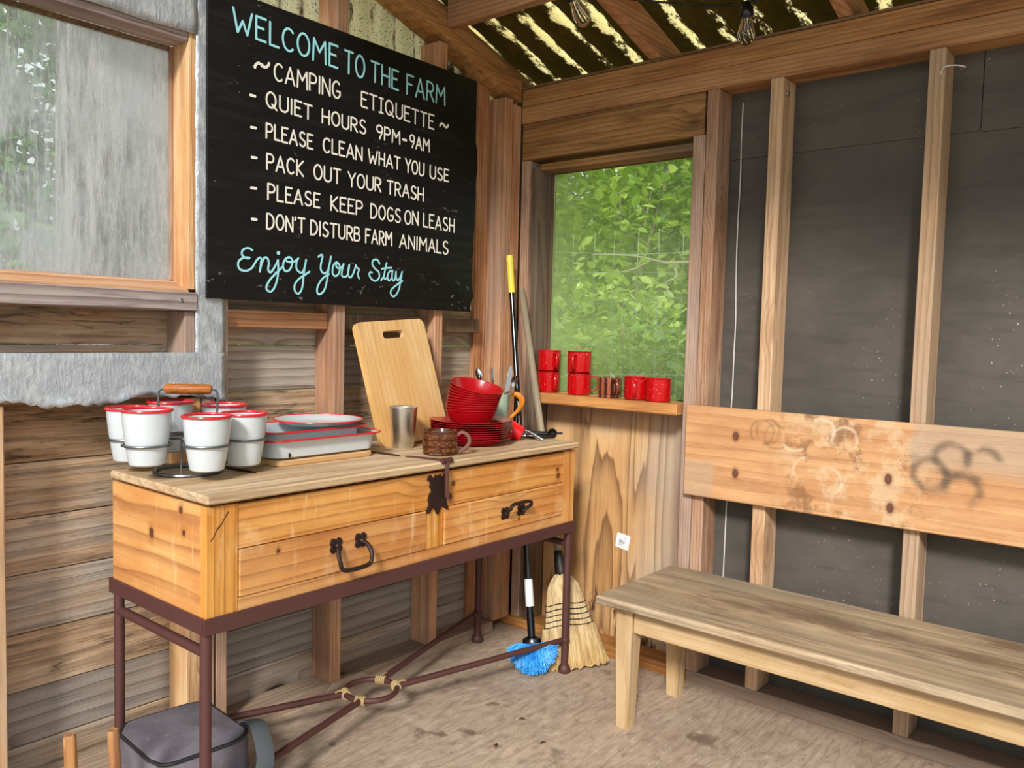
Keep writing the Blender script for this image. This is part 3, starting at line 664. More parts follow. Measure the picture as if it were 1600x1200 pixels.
TEXT = {
'T' : [('WELCOME', -1.151, -0.829, 1.809, 1.864, 1.799, 1.858), ('TO', -0.804, -0.734, 1.796, 1.856, 1.796, 1.856), ('THE', -0.708, -0.603, 1.796, 1.851, 1.794, 1.848), ('FARM', -0.568, -0.406, 1.792, 1.849, 1.792, 1.846)] ,
'C' : [('~', -1.09, -1.048, 1.727, 1.752, 1.742, 1.764), ('CAMPING', -1.032, -0.819, 1.719, 1.762, 1.718, 1.763), ('ETIQUETTE', -0.742, -0.452, 1.716, 1.757, 1.708, 1.75), ('~', -0.425, -0.389, 1.718, 1.738, 1.722, 1.74)] ,
'Q' : [('-', -1.102, -1.089, 1.658, 1.669, 1.658, 1.669), ('QUIET', -1.055, -0.913, 1.645, 1.684, 1.641, 1.678), ('HOURS', -0.878, -0.726, 1.642, 1.678, 1.639, 1.677), ('9PM', -0.684, -0.594, 1.638, 1.676, 1.637, 1.673), ('-', -0.581, -0.568, 1.647, 1.658, 1.646, 1.659), ('9AM', -0.552, -0.47, 1.636, 1.673, 1.636, 1.672)] ,
'P' : [('-', -1.099, -1.086, 1.579, 1.589, 1.579, 1.59), ('PLEASE', -1.055, -0.91, 1.566, 1.603, 1.564, 1.601), ('CLEAN', -0.874, -0.738, 1.564, 1.602, 1.563, 1.6), ('WHAT', -0.714, -0.592, 1.561, 1.599, 1.561, 1.595), ('YOU', -0.569, -0.492, 1.558, 1.597, 1.558, 1.596), ('USE', -0.464, -0.382, 1.557, 1.596, 1.557, 1.593)] ,
'O' : [('-', -1.097, -1.084, 1.504, 1.514, 1.505, 1.514), ('PACK', -1.052, -0.94, 1.487, 1.526, 1.486, 1.525), ('OUT', -0.904, -0.815, 1.486, 1.525, 1.484, 1.523), ('YOUR', -0.787, -0.665, 1.484, 1.523, 1.484, 1.522), ('TRASH', -0.64, -0.492, 1.483, 1.521, 1.482, 1.52)] ,
'K' : [('-', -1.098, -1.084, 1.426, 1.438, 1.427, 1.438), ('PLEASE', -1.049, -0.885, 1.41, 1.45, 1.41, 1.447), ('KEEP', -0.846, -0.734, 1.408, 1.447, 1.407, 1.446), ('DOGS', -0.702, -0.586, 1.404, 1.444, 1.404, 1.443), ('ON', -0.568, -0.512, 1.403, 1.443, 1.404, 1.444), ('LEASH', -0.488, -0.352, 1.403, 1.443, 1.4, 1.441)] ,
'D' : [('-', -1.096, -1.083, 1.348, 1.358, 1.348, 1.358), ("DON'T", -1.051, -0.933, 1.334, 1.373, 1.335, 1.373), ('DISTURB', -0.913, -0.742, 1.333, 1.371, 1.332, 1.37), ('FARM', -0.72, -0.619, 1.33, 1.369, 1.331, 1.369), ('ANIMALS', -0.587, -0.378, 1.329, 1.367, 1.327, 1.367)] ,
}
for k, ws in TEXT.items():
    wd = .0062 if k == 'T' else .0052
    for wv in ws:
        b = MB(); word(b, *wv, wd if wv[0] not in '-~' else .0072)
        b.build('lettering', m_blue if k == 'T' else m_cream, sign, smooth=False)
SCRIPT = [[(-1.094, 1.274), (-1.102, 1.278), (-1.113, 1.277), (-1.122, 1.271), (-1.124, 1.261), (-1.118, 1.255), (-1.108, 1.252), (-1.102, 1.254), (-1.11, 1.254), (-1.121, 1.252), (-1.132, 1.244), (-1.135, 1.234), (-1.131, 1.224), (-1.121, 1.22), (-1.108, 1.221), (-1.096, 1.228), (-1.088, 1.239), (-1.08, 1.251), (-1.072, 1.257), (-1.068, 1.256)], [(-1.067, 1.253), (-1.068, 1.246), (-1.069, 1.234), (-1.072, 1.221)], [(-1.07, 1.23), (-1.065, 1.245), (-1.059, 1.257), (-1.052, 1.259), (-1.047, 1.254), (-1.045, 1.244), (-1.047, 1.232), (-1.046, 1.225), (-1.04, 1.221), (-1.033, 1.228), (-1.024, 1.242), (-1.017, 1.255)], [(-1.017, 1.255), (-1.016, 1.234), (-1.017, 1.216), (-1.021, 1.198), (-1.027, 1.183), (-1.036, 1.172), (-1.043, 1.171), (-1.05, 1.175), (-1.052, 1.182), (-1.048, 1.192), (-1.038, 1.206), (-1.024, 1.219), (-1.011, 1.23), (-1.004, 1.238)], [(-1.016, 1.274), (-1.015, 1.274)], [(-0.983, 1.265), (-0.993, 1.261), (-1.0, 1.25), (-1.001, 1.238), (-0.997, 1.23), (-0.99, 1.228), (-0.979, 1.234), (-0.973, 1.246), (-0.972, 1.258), (-0.978, 1.265), (-0.986, 1.265), (-0.993, 1.259), (-0.988, 1.254), (-0.976, 1.253), (-0.963, 1.257), (-0.953, 1.265)], [(-0.954, 1.264), (-0.959, 1.253), (-0.959, 1.238), (-0.952, 1.23), (-0.943, 1.227), (-0.936, 1.234), (-0.931, 1.25), (-0.928, 1.263)], [(-0.928, 1.263), (-0.932, 1.24), (-0.936, 1.216), (-0.938, 1.194), (-0.944, 1.177), (-0.953, 1.17), (-0.962, 1.175), (-0.965, 1.187), (-0.961, 1.199), (-0.948, 1.212), (-0.932, 1.222), (-0.916, 1.232)], [(-0.887, 1.275), (-0.878, 1.281), (-0.873, 1.278), (-0.876, 1.264), (-0.879, 1.248), (-0.876, 1.236), (-0.866, 1.231), (-0.856, 1.237), (-0.849, 1.256), (-0.844, 1.279)], [(-0.844, 1.279), (-0.851, 1.245), (-0.856, 1.216), (-0.862, 1.192), (-0.871, 1.178), (-0.884, 1.172), (-0.89, 1.178), (-0.889, 1.191), (-0.88, 1.207), (-0.866, 1.221), (-0.85, 1.23)], [(-0.814, 1.258), (-0.823, 1.265), (-0.834, 1.257), (-0.838, 1.242), (-0.836, 1.23), (-0.827, 1.226), (-0.817, 1.233), (-0.812, 1.248), (-0.816, 1.26), (-0.825, 1.261), (-0.825, 1.252), (-0.814, 1.248), (-0.805, 1.254), (-0.799, 1.262)], [(-0.799, 1.262), (-0.805, 1.244), (-0.806, 1.23), (-0.799, 1.226), (-0.788, 1.229), (-0.781, 1.246), (-0.779, 1.261)], [(-0.779, 1.261), (-0.783, 1.242), (-0.781, 1.23), (-0.773, 1.226), (-0.763, 1.24), (-0.755, 1.262)], [(-0.755, 1.262), (-0.753, 1.256), (-0.743, 1.251), (-0.748, 1.239), (-0.746, 1.23), (-0.742, 1.225)], [(-0.666, 1.273), (-0.672, 1.282), (-0.682, 1.285), (-0.692, 1.279), (-0.693, 1.268), (-0.682, 1.257), (-0.669, 1.249), (-0.666, 1.234), (-0.675, 1.224), (-0.686, 1.222), (-0.698, 1.228), (-0.705, 1.239), (-0.701, 1.246), (-0.694, 1.245)], [(-0.638, 1.278), (-0.644, 1.254), (-0.648, 1.235), (-0.643, 1.23), (-0.636, 1.234)], [(-0.657, 1.259), (-0.637, 1.263), (-0.618, 1.265)], [(-0.659, 1.225), (-0.649, 1.237)], [(-0.619, 1.256), (-0.628, 1.252), (-0.634, 1.24), (-0.632, 1.228), (-0.625, 1.227), (-0.617, 1.237), (-0.614, 1.257)], [(-0.614, 1.257), (-0.615, 1.237), (-0.611, 1.227), (-0.604, 1.232), (-0.6, 1.255)], [(-0.6, 1.255), (-0.599, 1.236), (-0.593, 1.229), (-0.584, 1.237), (-0.575, 1.256)], [(-0.575, 1.256), (-0.581, 1.226), (-0.587, 1.202), (-0.597, 1.186), (-0.61, 1.179), (-0.62, 1.187), (-0.618, 1.199), (-0.603, 1.211), (-0.582, 1.224), (-0.573, 1.229)]]
b = MB()
for st in SCRIPT: ribbon(b, [(p.x, p.y) for p in catmull([(y, z, 0) for y, z in st], 4)] if len(st) > 2 else st, .0056 if len(st) > 2 or abs(st[0][0]-st[1][0]) > .003 else .010)
b.build('script_lettering', m_blue, sign, smooth=False)
# ------------------------------------------------------------------ enamel ware and dishes on the lid
m_white = plain('white_enamel', '#ccd3d6', .2); m_redrim = plain('red_enamel_rim', '#d2262c', .22); m_wire = plain('grey_steel_wire', '#77797b', .35, .8)
def redspeck():
    N = NT('speckled_red_enamel'); o = N.obj()
    c = N.mix(N.m_('MULTIPLY', N.rng(N.noise(o, 130, 1), .70, .74), .55), C('#b4080f'), C('#e98a84')); return N.fin(c, .18)
m_redmug = redspeck(); m_red = plain('red_enamel', '#ab0d17', .2)
m_cadh = wood('turned_handle_wood', dark='#6b3413', mid='#a8632d', light='#bd7a40', axis='Y', freq=120, knots=0, rough=.5, var=.05)
CC = (.147, -1.340)
cad = thing('cup_caddy', 'round steel wire cup caddy with a brown wooden carrying handle', 'caddy', (CC[0], CC[1], LID))
b = MB(); b.tube([(.072*math.cos(2*PI*k/40), .072*math.sin(2*PI*k/40), .0042) for k in range(40)], .004, 8, closed=True); b.build('base_ring', m_wire, cad)
PH, CR, CZ = -1.2323, .123, .028
b = MB()
for k in range(6):
    a = PH+k*PI/3; x, y = CR*math.cos(a), CR*math.sin(a)
    b.tube([(x+.0485*math.cos(2*PI*j/32), y+.0485*math.sin(2*PI*j/32), .079) for j in range(32)], .0028, 8, closed=True)
b.build('cup_ring', m_wire, cad)
b = MB(); b.tube([(.060*math.cos(2*PI*j/32), .060*math.sin(2*PI*j/32), .085) for j in range(32)], .0028, 8, closed=True)
for k in range(6):
    a = PH+PI/6+k*PI/3
    b.tube([(.072*math.cos(a), .072*math.sin(a), .004), (.060*math.cos(a), .060*math.sin(a), .085)], .0026, 8)
b.build('frame', m_wire, cad)
ha = math.atan2(.60, .52); hd = Vector((math.cos(ha), math.sin(ha), 0))
b = MB(); b.tube(catmull([-hd*.058+Vector((0,0,.085)), -hd*.062+Vector((0,0,.13)), -hd*.064+Vector((0,0,.178)), -hd*.056+Vector((0,0,.190)), -hd*.03+Vector((0,0,.191)), hd*.03+Vector((0,0,.191)), hd*.056+Vector((0,0,.190)), hd*.064+Vector((0,0,.178)), hd*.062+Vector((0,0,.13)), hd*.058+Vector((0,0,.085))], 5), .0026, 8)
b.build('bail', m_wire, cad)
b = MB(); b.lathe([(0, -.051), (.008, -.051), (.0115, -.046), (.012, 0), (.0115, .046), (.008, .051), (0, .051)], (0, 0, .191), 18, Matrix.Rotation(ha, 4, 'Z') @ Matrix.Rotation(PI/2, 4, 'Y')); b.build('handle', m_cadh, cad)
def tumbler(loc, label):
    t = thing('tumbler', label, 'cup', loc, group='white tumblers in the wire caddy')
    H, rb, rt = .118, .0365, .0500
    prof = [(0, .001), (rb-.006, 0), (rb-.001, .003), (rb, .007)] + [(rb+(rt-rb)*(1-(1-k/8)**1.5), .007+(H-.007)*k/8) for k in range(1, 9)] + [(rt-.0012, H)] + [(rb+(rt-rb)*(1-(1-k/8)**1.5)-.0016, .007+(H-.007)*k/8) for k in range(7, -1, -1)] + [(0, .006)]
    MB().lathe(prof, n=44).build('body', m_white, t)
    MB().tube([(.0507*math.cos(2*PI*k/44), .0507*math.sin(2*PI*k/44), H) for k in range(44)], .0034, 8, closed=True).build('rim', m_redrim, t)
    return t
LB = ['at the front left of the wire caddy', 'at the caddy front nearest the chest edge', 'in the caddy beside the roasting pan', 'behind the right end of the caddy handle', 'behind the left end of the caddy handle', 'at the far left of the wire caddy']
t0 = None
for k in range(6):
    a = PH+k*PI/3; p = (CC[0]+CR*math.cos(a), CC[1]+CR*math.sin(a), LID+CZ+(.007, -.005, -.010, 0, .006, 0)[k]); lb = 'white enamel tumbler with a red rim '+LB[k]
    if t0 is None: t0 = tumbler(p, lb)
    else: dup(t0, p, label=lb)

# roasting pan on a board, second dish nested in it, round plate on top
m_bamboo = wood('bamboo_board', dark='#a8743c', mid='#d3a467', light='#e4c08a', axis='Z', freq=55, rings=.3, fiber=.25, knots=0, rough=.45, var=.12, bump=.1)
m_bamboo_y = wood('bamboo_board_flat', dark='#a8743c', mid='#c99b5e', light='#dab37c', axis='Y', freq=55, rings=.3, fiber=.25, knots=0, rough=.5, var=.1, bump=.1)
PX, PY = .120, -1.005
b = MB(); b.loft([rrect(.112-q, .150-q, .02, z, 5) for q, z in ((.003, 0), (0, .003), (0, .012), (.003, .015))])
tag(b.build('serving_board', m_bamboo_y, None, loc=(PX-.005, PY, LID)), 'flat wooden board lying under the white roasting pan', 'board')
def pan(name, label, cx, cy, z, hx, hy, h, tp, flange, rot=(0,0,0)):
    t = thing(name, label, 'pan', (cx, cy, z), rot)
    L_ = [rrect(hx-tp-.012, hy-tp-.012, .03, 0, 6), rrect(hx-tp, hy-tp, .034, .006, 6), rrect(hx-flange, hy-flange, .036, h-.003, 6), rrect(hx, hy, .038, h, 6), rrect(hx, hy, .038, h+.0015, 6), rrect(hx-flange-.0015, hy-flange-.0015, .036, h-.0005, 6), rrect(hx-tp-.002, hy-tp-.002, .034, .0085, 6), rrect(hx-tp-.013, hy-tp-.013, .03, .003, 6)]
    MB().loft(L_).build('body', m_white, t)
    MB().tube([(x, y, h+.001) for x, y, _ in rrect(hx, hy, .038, 0, 6)], .0024, 8, closed=True).build('rim', m_redrim, t)
    return t
pn = pan('roasting_pan', 'white enamel roasting pan with a red rim on a wooden board', PX, PY, LID+.0155, .122, .176, .048, .018, .014)
MB().lathe([(0, 0), (.006, .0), (.005, .0012), (0, .0012)], (PX*0+.1075, -.118, .012), 10, Matrix.Rotation(PI/2, 4, 'Y'), 1, .6).build('chip', m_black, pn)
pan('baking_dish', 'smaller white enamel baking dish nested in the roasting pan', PX-.003, PY-.010, LID+.0255, .106, .158, .055, .020, .020, (0, .0, 0))
pl = thing('plate', 'round white enamel plate with a red rim lying on top of the nested pans', 'plate', (PX+.006, PY+.042, LID+.0835), (.0, .0, 0))
PLP = [(0, 0), (.075, 0), (.088, .004), (.106, .0115), (.1145, .0135), (.1145, .015), (.105, .0135), (.087, .006), (.074, .002), (0, .002)]
MB().lathe(PLP, n=56).build('body', m_white, pl)
MB().tube([(.1145*math.cos(2*PI*k/56), .1145*math.sin(2*PI*k/56), .0142) for k in range(56)], .0022, 8, closed=True).build('rim', m_redrim, pl)

# bamboo cutting board leaning on the studs
hw, hh = .139, .186
outl = [(x, y) for x, y, _ in rrect(hw, hh, .022, 0, 6)]
hole = [(x, y) for x, y, _ in rrect(.042, .0115, .0110, 0, 6, 0, .143)]
cb = MB(); bmx = cb.bm
def ringv(lst, z): return [bmx.verts.new((x, y, z)) for x, y in lst]
o0, o1, h0, h1 = ringv(outl, 0), ringv(outl, .016), ringv(hole, 0), ringv(hole, .016)
for A, B in ((o0, o1), (h1, h0)):
    for k in range(len(A)): bmx.faces.new((A[k], A[(k+1) % len(A)], B[(k+1) % len(A)], B[k]))
for O, H in ((o0, h0), (o1, h1)):
    es = [bmx.edges.get((L_[k], L_[(k+1) % len(L_)])) for L_ in (O, H) for k in range(len(L_))]
    bmesh.ops.triangle_fill(bmx, use_beauty=True, edges=es)
cb.xf(Matrix(((1,0,0,0),(0,0,1,0),(0,1,0,0),(0,0,0,1))))
cb = cb.build('cutting_board', m_bamboo)
pb, pt = Vector((.118, -.600, LID+.001)), Vector((.016, -.628, 1.105))
zc = (pt-pb).normalized(); yc = Vector((0, 1, 0)); xc = (yc-zc*yc.dot(zc)).normalized(); nc = zc.cross(xc)
mw = Matrix((xc, zc.cross(xc), zc)).transposed().to_4x4(); mw.translation = pb+zc*hh+Vector((.008, 0, .0065)); cb.matrix_world = mw
tag(cb, 'large bamboo cutting board with a slot handle leaning on the studs', 'cutting board')

# steel cup
m_steel = plain('brushed_steel', '#dedbd4', .33, 1.0)
t = thing('steel_cup', 'plain brushed steel cup standing before the bamboo cutting board', 'cup', (.158, -.690, LID))
MB().lathe([(0, .0005), (.030, 0), (.032, .003), (.0405, .115), (.0420, .1165), (.0412, .118), (.0395, .116), (.031, .006), (0, .004)], n=44).build('body', m_steel, t)

# brown glazed mugs
def brown():
    N = NT('tortoiseshell_brown_glaze'); o = N.obj(); s = N.sep(o)
    bnd = N.rng(N.m_('SINE', N.m_('MULTIPLY', s[2], 330.0)), .2, .9); n1 = N.noise(N.n('Mapping', {0: o, 3: (1, 1, 1.8)}), 90, 4, .7)
    c = N.mix(N.rng(N.m_('ADD', n1, N.m_('MULTIPLY', bnd, -.16)), .42, .62), C('#43220f'), C('#7e4a2a')); c = N.mix(N.rng(N.noise(o, 120, 2), .66, .76), c, C('#9a6a44'))
    return N.fin(c, .15)
m_brown = brown()
def copper():
    N = NT('copper_brown_glaze'); s = N.sep(N.obj()); a = N.m_('ARCTAN2', s[1], s[0]); q = N.m_('SINE', N.m_('MULTIPLY', a, 11.0))
    n1 = N.noise(N.obj(), 60, 3); c = N.mix(N.rng(N.m_('ADD', q, n1), -.2, 1.2), C('#3f1d10'), C('#99553a')); N.bump(q, .3, .003); return N.fin(c, .18)
m_copper = copper(); m_brownh = plain('bare_brown_clay', '#7d5347', .5)
def brownmug(name, label, loc, rz, r, h, mb_, mh, vertical=False):
    t = thing(name, label, 'mug', loc, (0, 0, rz))
    MB().lathe([(0, .0), (r*.94, 0), (r*.97, .004), (r*.93, .008), (r, .013), (r*.985, h*.4), (r*1.0, h*.45), (r*.985, h*.62), (r, h*.68), (r*.985, h*.9), (r*.98, h-.001), (r*.94, h), (r*.9, h-.003), (r*.88, .01), (0, .008)], n=44).build('body', mb_, t)
    MB().tube(catmull([(r*.96, 0, h*.80), (r*1.25, 0, h*.92), (r*1.58, 0, h*.78), (r*1.66, 0, h*.52), (r*1.45, 0, h*.28), (r*1.22, 0, h*.18), (r*1.12, 0, h*.02+.003)], 6), [.0055]*37, 10, flat=(1, 1.2)).build('handle', mh, t)
    return t
brownmug('brown_mug', 'brown tortoiseshell glazed mug standing before the red plates', (.318, -.700, LID), .72, .0485, .066, m_brown, m_brownh)

# red plates and bowls
PC = (.222, -.470)
RPL = [(0, 0), (.080, 0), (.086, .003), (.094, .013), (.122, .0205), (.1255, .0215), (.1255, .0232), (.121, .0222), (.093, .0150), (.085, .0055), (.079, .003), (0, .003)]
p0 = None; NP = 9
PLL = ['bottom', 'second from the bottom', 'third from the bottom', 'fourth from the bottom', 'middle fifth', 'fourth from the top', 'third from the top', 'second from the top', 'topmost, right under the bowls,']
for k in range(NP):
    loc = (PC[0]+random.uniform(-.0015, .0015), PC[1]+random.uniform(-.0015, .0015), LID+.0004+.0064*k)
    lb = 'red enamel plate, '+PLL[k]+' of the stack of plates'
    if p0 is None: p0 = tag(MB().lathe(RPL, n=56).build('red_plate', m_red, None, loc=loc), lb, 'plate', 'stacked red plates')
    else:
        c = p0.copy(); COL.objects.link(c); c.location = loc; c['label'] = lb
RBW = [(0, 0), (.042, 0), (.046, .002), (.056, .010), (.070, .030), (.078, .046), (.0815, .0475), (.0815, .0495), (.077, .0485), (.068, .031), (.054, .0125), (.044, .0035), (0, .0035)]
q0 = None
BLL = ['lowest', 'second from the bottom', 'third from the bottom', 'fourth from the bottom', 'fifth from the bottom', 'fifth from the top', 'fourth from the top', 'third from the top', 'second from the top', 'topmost']
zb = LID+.0064*8+.0035
for k in range(10):
    tl = .0035*k+.0016*k*k; loc = (PC[0]+.0006*k-.004, PC[1]+.0006*k+.002, zb+.0082*k)
    lb = 'red enamel bowl, '+BLL[k]+' of the stack of bowls on the plates'
    if q0 is None: q0 = tag(MB().lathe(RBW, n=52).build('red_bowl', m_red, None, loc=loc), lb, 'bowl', 'stacked red bowls')
    else:
        c = q0.copy(); COL.objects.link(c); c.location = loc; c['label'] = lb
        c.rotation_euler = (Matrix.Rotation(tl*1.25, 3, Vector((-.64, .77, 0))) @ Matrix.Rotation(tl*1.05, 3, Vector((.77, .64, 0)))).to_euler()

# mint green mug with cutlery
m_mint = plain('mint_green_enamel', '#a9c4ae', .3); m_orange = wood('orange_wood_handle', dark='#8a4512', mid='#c9752a', light='#dd9040', axis='Z', freq=60, knots=0, rough=.45, var=.05)
GC = (.118, -.235)
t = thing('green_mug', 'mint green mug with a curved orange handle behind the red bowls', 'mug', (*GC, LID), (0, 0, .694))
MB().lathe([(0, 0), (.037, 0), (.039, .003), (.040, .132), (.0405, .134), (.0385, .134), (.037, .005), (0, .004)], n=40).build('body', m_mint, t)
MB().tube(catmull([(.040, 0, .130), (.062, 0, .134), (.080, 0, .122), (.083, 0, .104), (.070, 0, .078), (.040, 0, .048)], 6), [.006, .0062, .0066, .007, .0075, .008, .0085, .009, .0095, .01, .01, .01, .01, .01, .01, .01, .0098, .0095, .009, .0088, .0085, .008, .0075, .007, .0066, .0062, .006, .006, .006, .006, .006], 10, flat=(1, .8)).build('handle', m_orange, t)
m_silver = plain('polished_cutlery_steel', '#c9ccce', .2, 1.0)
def cutlery(kind, tilt, az, h, label):
    t = thing(kind, label, 'cutlery', (GC[0]+.012*math.cos(az), GC[1]+.012*math.sin(az), LID+.006), (0, tilt, az))
    if kind == 'butter_knife':
        MB().prism([(-.006, 0), (.006, 0), (.007, h*.5), (.0095, h*.55), (.010, h*.9), (.002, h), (-.006, h*.97), (-.007, h*.5)], 'y', -.0012, .0012).build('blade', m_silver, t)
    elif kind == 'fork':
        b = MB(); b.prism([(-.003, 0), (.003, 0), (.0035, h*.75), (.012, h*.8), (.012, h*.86), (-.012, h*.86), (-.012, h*.8), (-.0035, h*.75)], 'y', -.001, .001)
        for q in (-.0105, -.0035, .0035, .0105): b.box(q-.0016, q+.0016, -.001, .001, h*.86, h)
        b.build('body', m_silver, t)
    else:
        b = MB(); b.prism([(-.003, 0), (.003, 0), (.004, h*.78), (-.004, h*.78)], 'y', -.001, .001)
        b.lathe([(0, -.004), (.006, -.003), (.010, -.001), (.012, .001), (.010, .0005), (.006, -.0015), (0, -.003)], (0, 0, h*.88), 20, Matrix.Scale(1.7, 4, (0,0,1)) @ Matrix.Rotation(PI/2, 4, 'X')); b.build('body', m_silver, t)
cutlery('butter_knife', .16, 1.1, .225, 'steel knife standing in the green mug behind the bowls')
cutlery('fork', .22, 2.6, .215, 'steel fork leaning left in the green mug')
cutlery('spoon', .30, .2, .205, 'steel spoon leaning right in the green mug')
cutlery('serving_knife', .28, 3.5, .225, 'broad steel server at the left of the green mug')

# red scoop with a steel handle, can opener
t = thing('measuring_scoop', 'small red measuring scoop with a thin steel handle beside the plates', 'scoop', (.262, -.306, LID+.026), (0, 1.1, .7-PI))
MB().lathe([(0, 0), (.022, 0), (.025, .003), (.029, .052), (.0275, .052), (.024, .005), (0, .003)], (0, 0, -.02), n=32).build('cup', plain('bright_red_plastic', '#e5151a', .35), t)
b = MB(); P_ = t.matrix_basis.inverted()
t2 = MB(); mi = (Matrix.Translation(t.location) @ t.rotation_euler.to_matrix().to_4x4()).inverted()
t2.tube([mi @ Vector(p) for p in ((.255, -.300, LID+.038), (.300, -.285, LID+.026), (.345, -.272, LID+.0042))], .0035, 8, flat=(1.4, .6)); t2.build('handle', m_silver, t)
m_blk = plain('glossy_black_plastic', '#0d0d0e', .2)
t = thing('can_opener', 'black handled can opener with a turning key on the chest lid', 'can opener', (.300, -.212, LID), (0, 0, .55))
b = MB(); b.tube([(-.075, .010, .012), (-.02, .012, .014), (.02, .006, .016)], [.007, .0085, .007], 12); b.build('grip', m_blk, t)
b = MB(); b.tube([(-.055, -.016, .0085), (-.01, -.014, .0085), (.025, -.004, .010)], [.006, .0075, .006], 12); b.build('grip', m_blk, t)
b = MB(); b.lathe([(0, -.010), (.013, -.010), (.015, -.004), (.015, .006), (.011, .012), (0, .013)], (.028, 0, .018), 20, Matrix.Rotation(.5, 4, 'X')); b.tube([(.028, 0, .018), (.060, .006, .020)], .004, 8); b.build('turning_key', m_blk, t)
b = MB(); b.box(-.105, -.07, .004, .008, .004, .016, .001); b.tube([(-.11, -.004, .006), (-.085, .0, .006), (-.05, .003, .008)], .003, 8); b.build('steel_jaw', m_silver, t)

# ------------------------------------------------------------------ mugs on the window sill
def enamelmug(label, loc, rz):
    t = thing('enamel_mug', label, 'mug', loc, (0, 0, rz), group='red enamel mugs on the window sill')
    H, R_ = .0735, .0405
    MB().lathe([(0, .001), (R_-.006, 0), (R_-.001, .004), (R_, .010), (R_, H-.003), (R_+.0022, H-.001), (R_+.0022, H+.0008), (R_-.001, H), (R_-.0018, .01), (0, .006)], n=44).build('body', m_redmug, t)
    MB().tube(catmull([(R_-.001, 0, H*.84), (R_+.014, 0, H*.86), (R_+.023, 0, H*.68), (R_+.023, 0, H*.45), (R_+.014, 0, H*.22), (R_-.001, 0, H*.2)], 6), .0048, 10, flat=(.6, 1.3)).build('handle', m_redmug, t)
    return t
SZ = .872; fr = -1.15
e0 = enamelmug('red enamel mug, bottom of the left stack on the window sill', (.133, .025, SZ), -.50)
dup(e0, (.134, .0255, SZ+.0750), (0, 0, -.45), 'red enamel mug, top of the left stack on the window sill')
dup(e0, (.268, .023, SZ), (0, 0, .55), 'red enamel mug with handle to the right, bottom of the second sill stack')
dup(e0, (.266, .023, SZ+.0750), (0, 0, -1.35), 'red enamel mug, top of the second stack on the window sill')
brownmug('brown_mug', 'shiny brown ceramic mug between the red mugs on the window sill', (.395, .018, SZ), -.62, .0400, .066, m_copper, m_copper)
dup(e0, (.500, .018, SZ), (0, 0, -1.15), 'red enamel mug between the brown mug and the last mug on the sill')
dup(e0, (.588, .004, SZ), (0, 0, 2.5), 'red enamel mug at the right end of the window sill, handle hidden')

# ------------------------------------------------------------------ broom, blue brush, bag, stakes
m_bh = wood('grey_broom_handle', dark='#5d4f3d', mid='#93836a', light='#ab9b80', axis='Z', freq=60, knots=0, rough=.7, var=.05)
def align(o, p0, p1, twist=0.0):
    p0, p1 = Vector(p0), Vector(p1); z = (p1-p0).normalized(); y = Vector((math.sin(twist), math.cos(twist), 0)); x = y.cross(z).normalized(); y = z.cross(x)
    mm = Matrix((x, y, z)).transposed().to_4x4(); mm.translation = p0; o.matrix_world = mm; return (p1-p0).length
br = thing('corn_broom', 'straw corn broom with a worn wooden handle standing in the corner', 'broom')
BL = align(br, (.405, -.150, .002), (.035, -.020, 1.238), -.80)
MB().tube([(0, 0, .30), (0, 0, BL-.02), (0, 0, BL)], [.0115, .0125, .008], 12).build('handle', m_bh, br)
def straw():
    N = NT('broom_straw'); o = N.obj(); s = N.sep(o)
    f = N.noise(N.xyz(s[0], s[1], N.m_('MULTIPLY', s[2], .05)), 190, 3, .6)
    c = N.mix(N.rng(f, .3, .7), C('#a98c5e'), C('#d8c196')); c = N.mix(N.rng(N.m_('ADD', s[2], N.m_('MULTIPLY', f, .12)), .22, .05, 0, .45), c, C('#b98f3f'))
    N.bump(f, .8, .004); return N.fin(c, .85)
m_straw = straw()
prof = [(.0, .108, .030), (.03, .110, .033), (.08, .097, .034), (.14, .078, .032), (.18, .069, .031), (.22, .062, .030), (.26, .052, .028), (.285, .036, .024), (.30, .020, .018), (.306, .014, .014)]
b = MB(); b.loft([[(hx*math.cos(2*PI*k/48)*(1+.02*math.sin(k*7.3)), hy*math.sin(2*PI*k/48)*(1+.10*math.sin(k*5.1)), z+.006*math.sin(k*3.7)*(z < .05)) for k in range(48)] for z, hx, hy in prof]); b.build('bristle_head', m_straw, br)
b = MB(); rb = random.Random(5)
for k in range(260):
    a = rb.uniform(0, 2*PI); rr_ = math.sqrt(rb.random()) if k > 140 else 1.0
    x, y = .106*rr_*math.cos(a), .031*rr_*math.sin(a)
    b.tube([(x*.80, y*.98, .13), (x*.98, y*1.05, .05), (x*1.06+rb.uniform(-.004, .004), y*1.15, rb.uniform(-.004, .006)+.004)], [.0013, .0013, .0008], 4, cap=False)
ob = b.build('loose_straw', m_straw, br); ob['kind'] = 'stuff'
b = MB()
for z in (.135, .152, .169, .186, .203):
    hx = np.interp(z, [p[0] for p in prof], [p[1] for p in prof]); hy = np.interp(z, [p[0] for p in prof], [p[2] for p in prof])
    b.tube([((hx+.0012)*math.cos(2*PI*k/40), (hy*1.1+.0012)*math.sin(2*PI*k/40), z+.003*math.sin(k*.5)) for k in range(40)], .0014, 6, closed=True)
b.build('stitching', plain('dark_thread', '#1b1a1c', .8), br)
b = MB(); b.lathe([(.020, .295), (.0225, .305), (.020, .315), (.0205, .325), (.0185, .335), (.0185, .345), (.0155, .36), (.0145, .372), (.0125, .375)], n=20); b.build('wire_binding', plain('black_wire_binding', '#24211f', .5, .4), br)

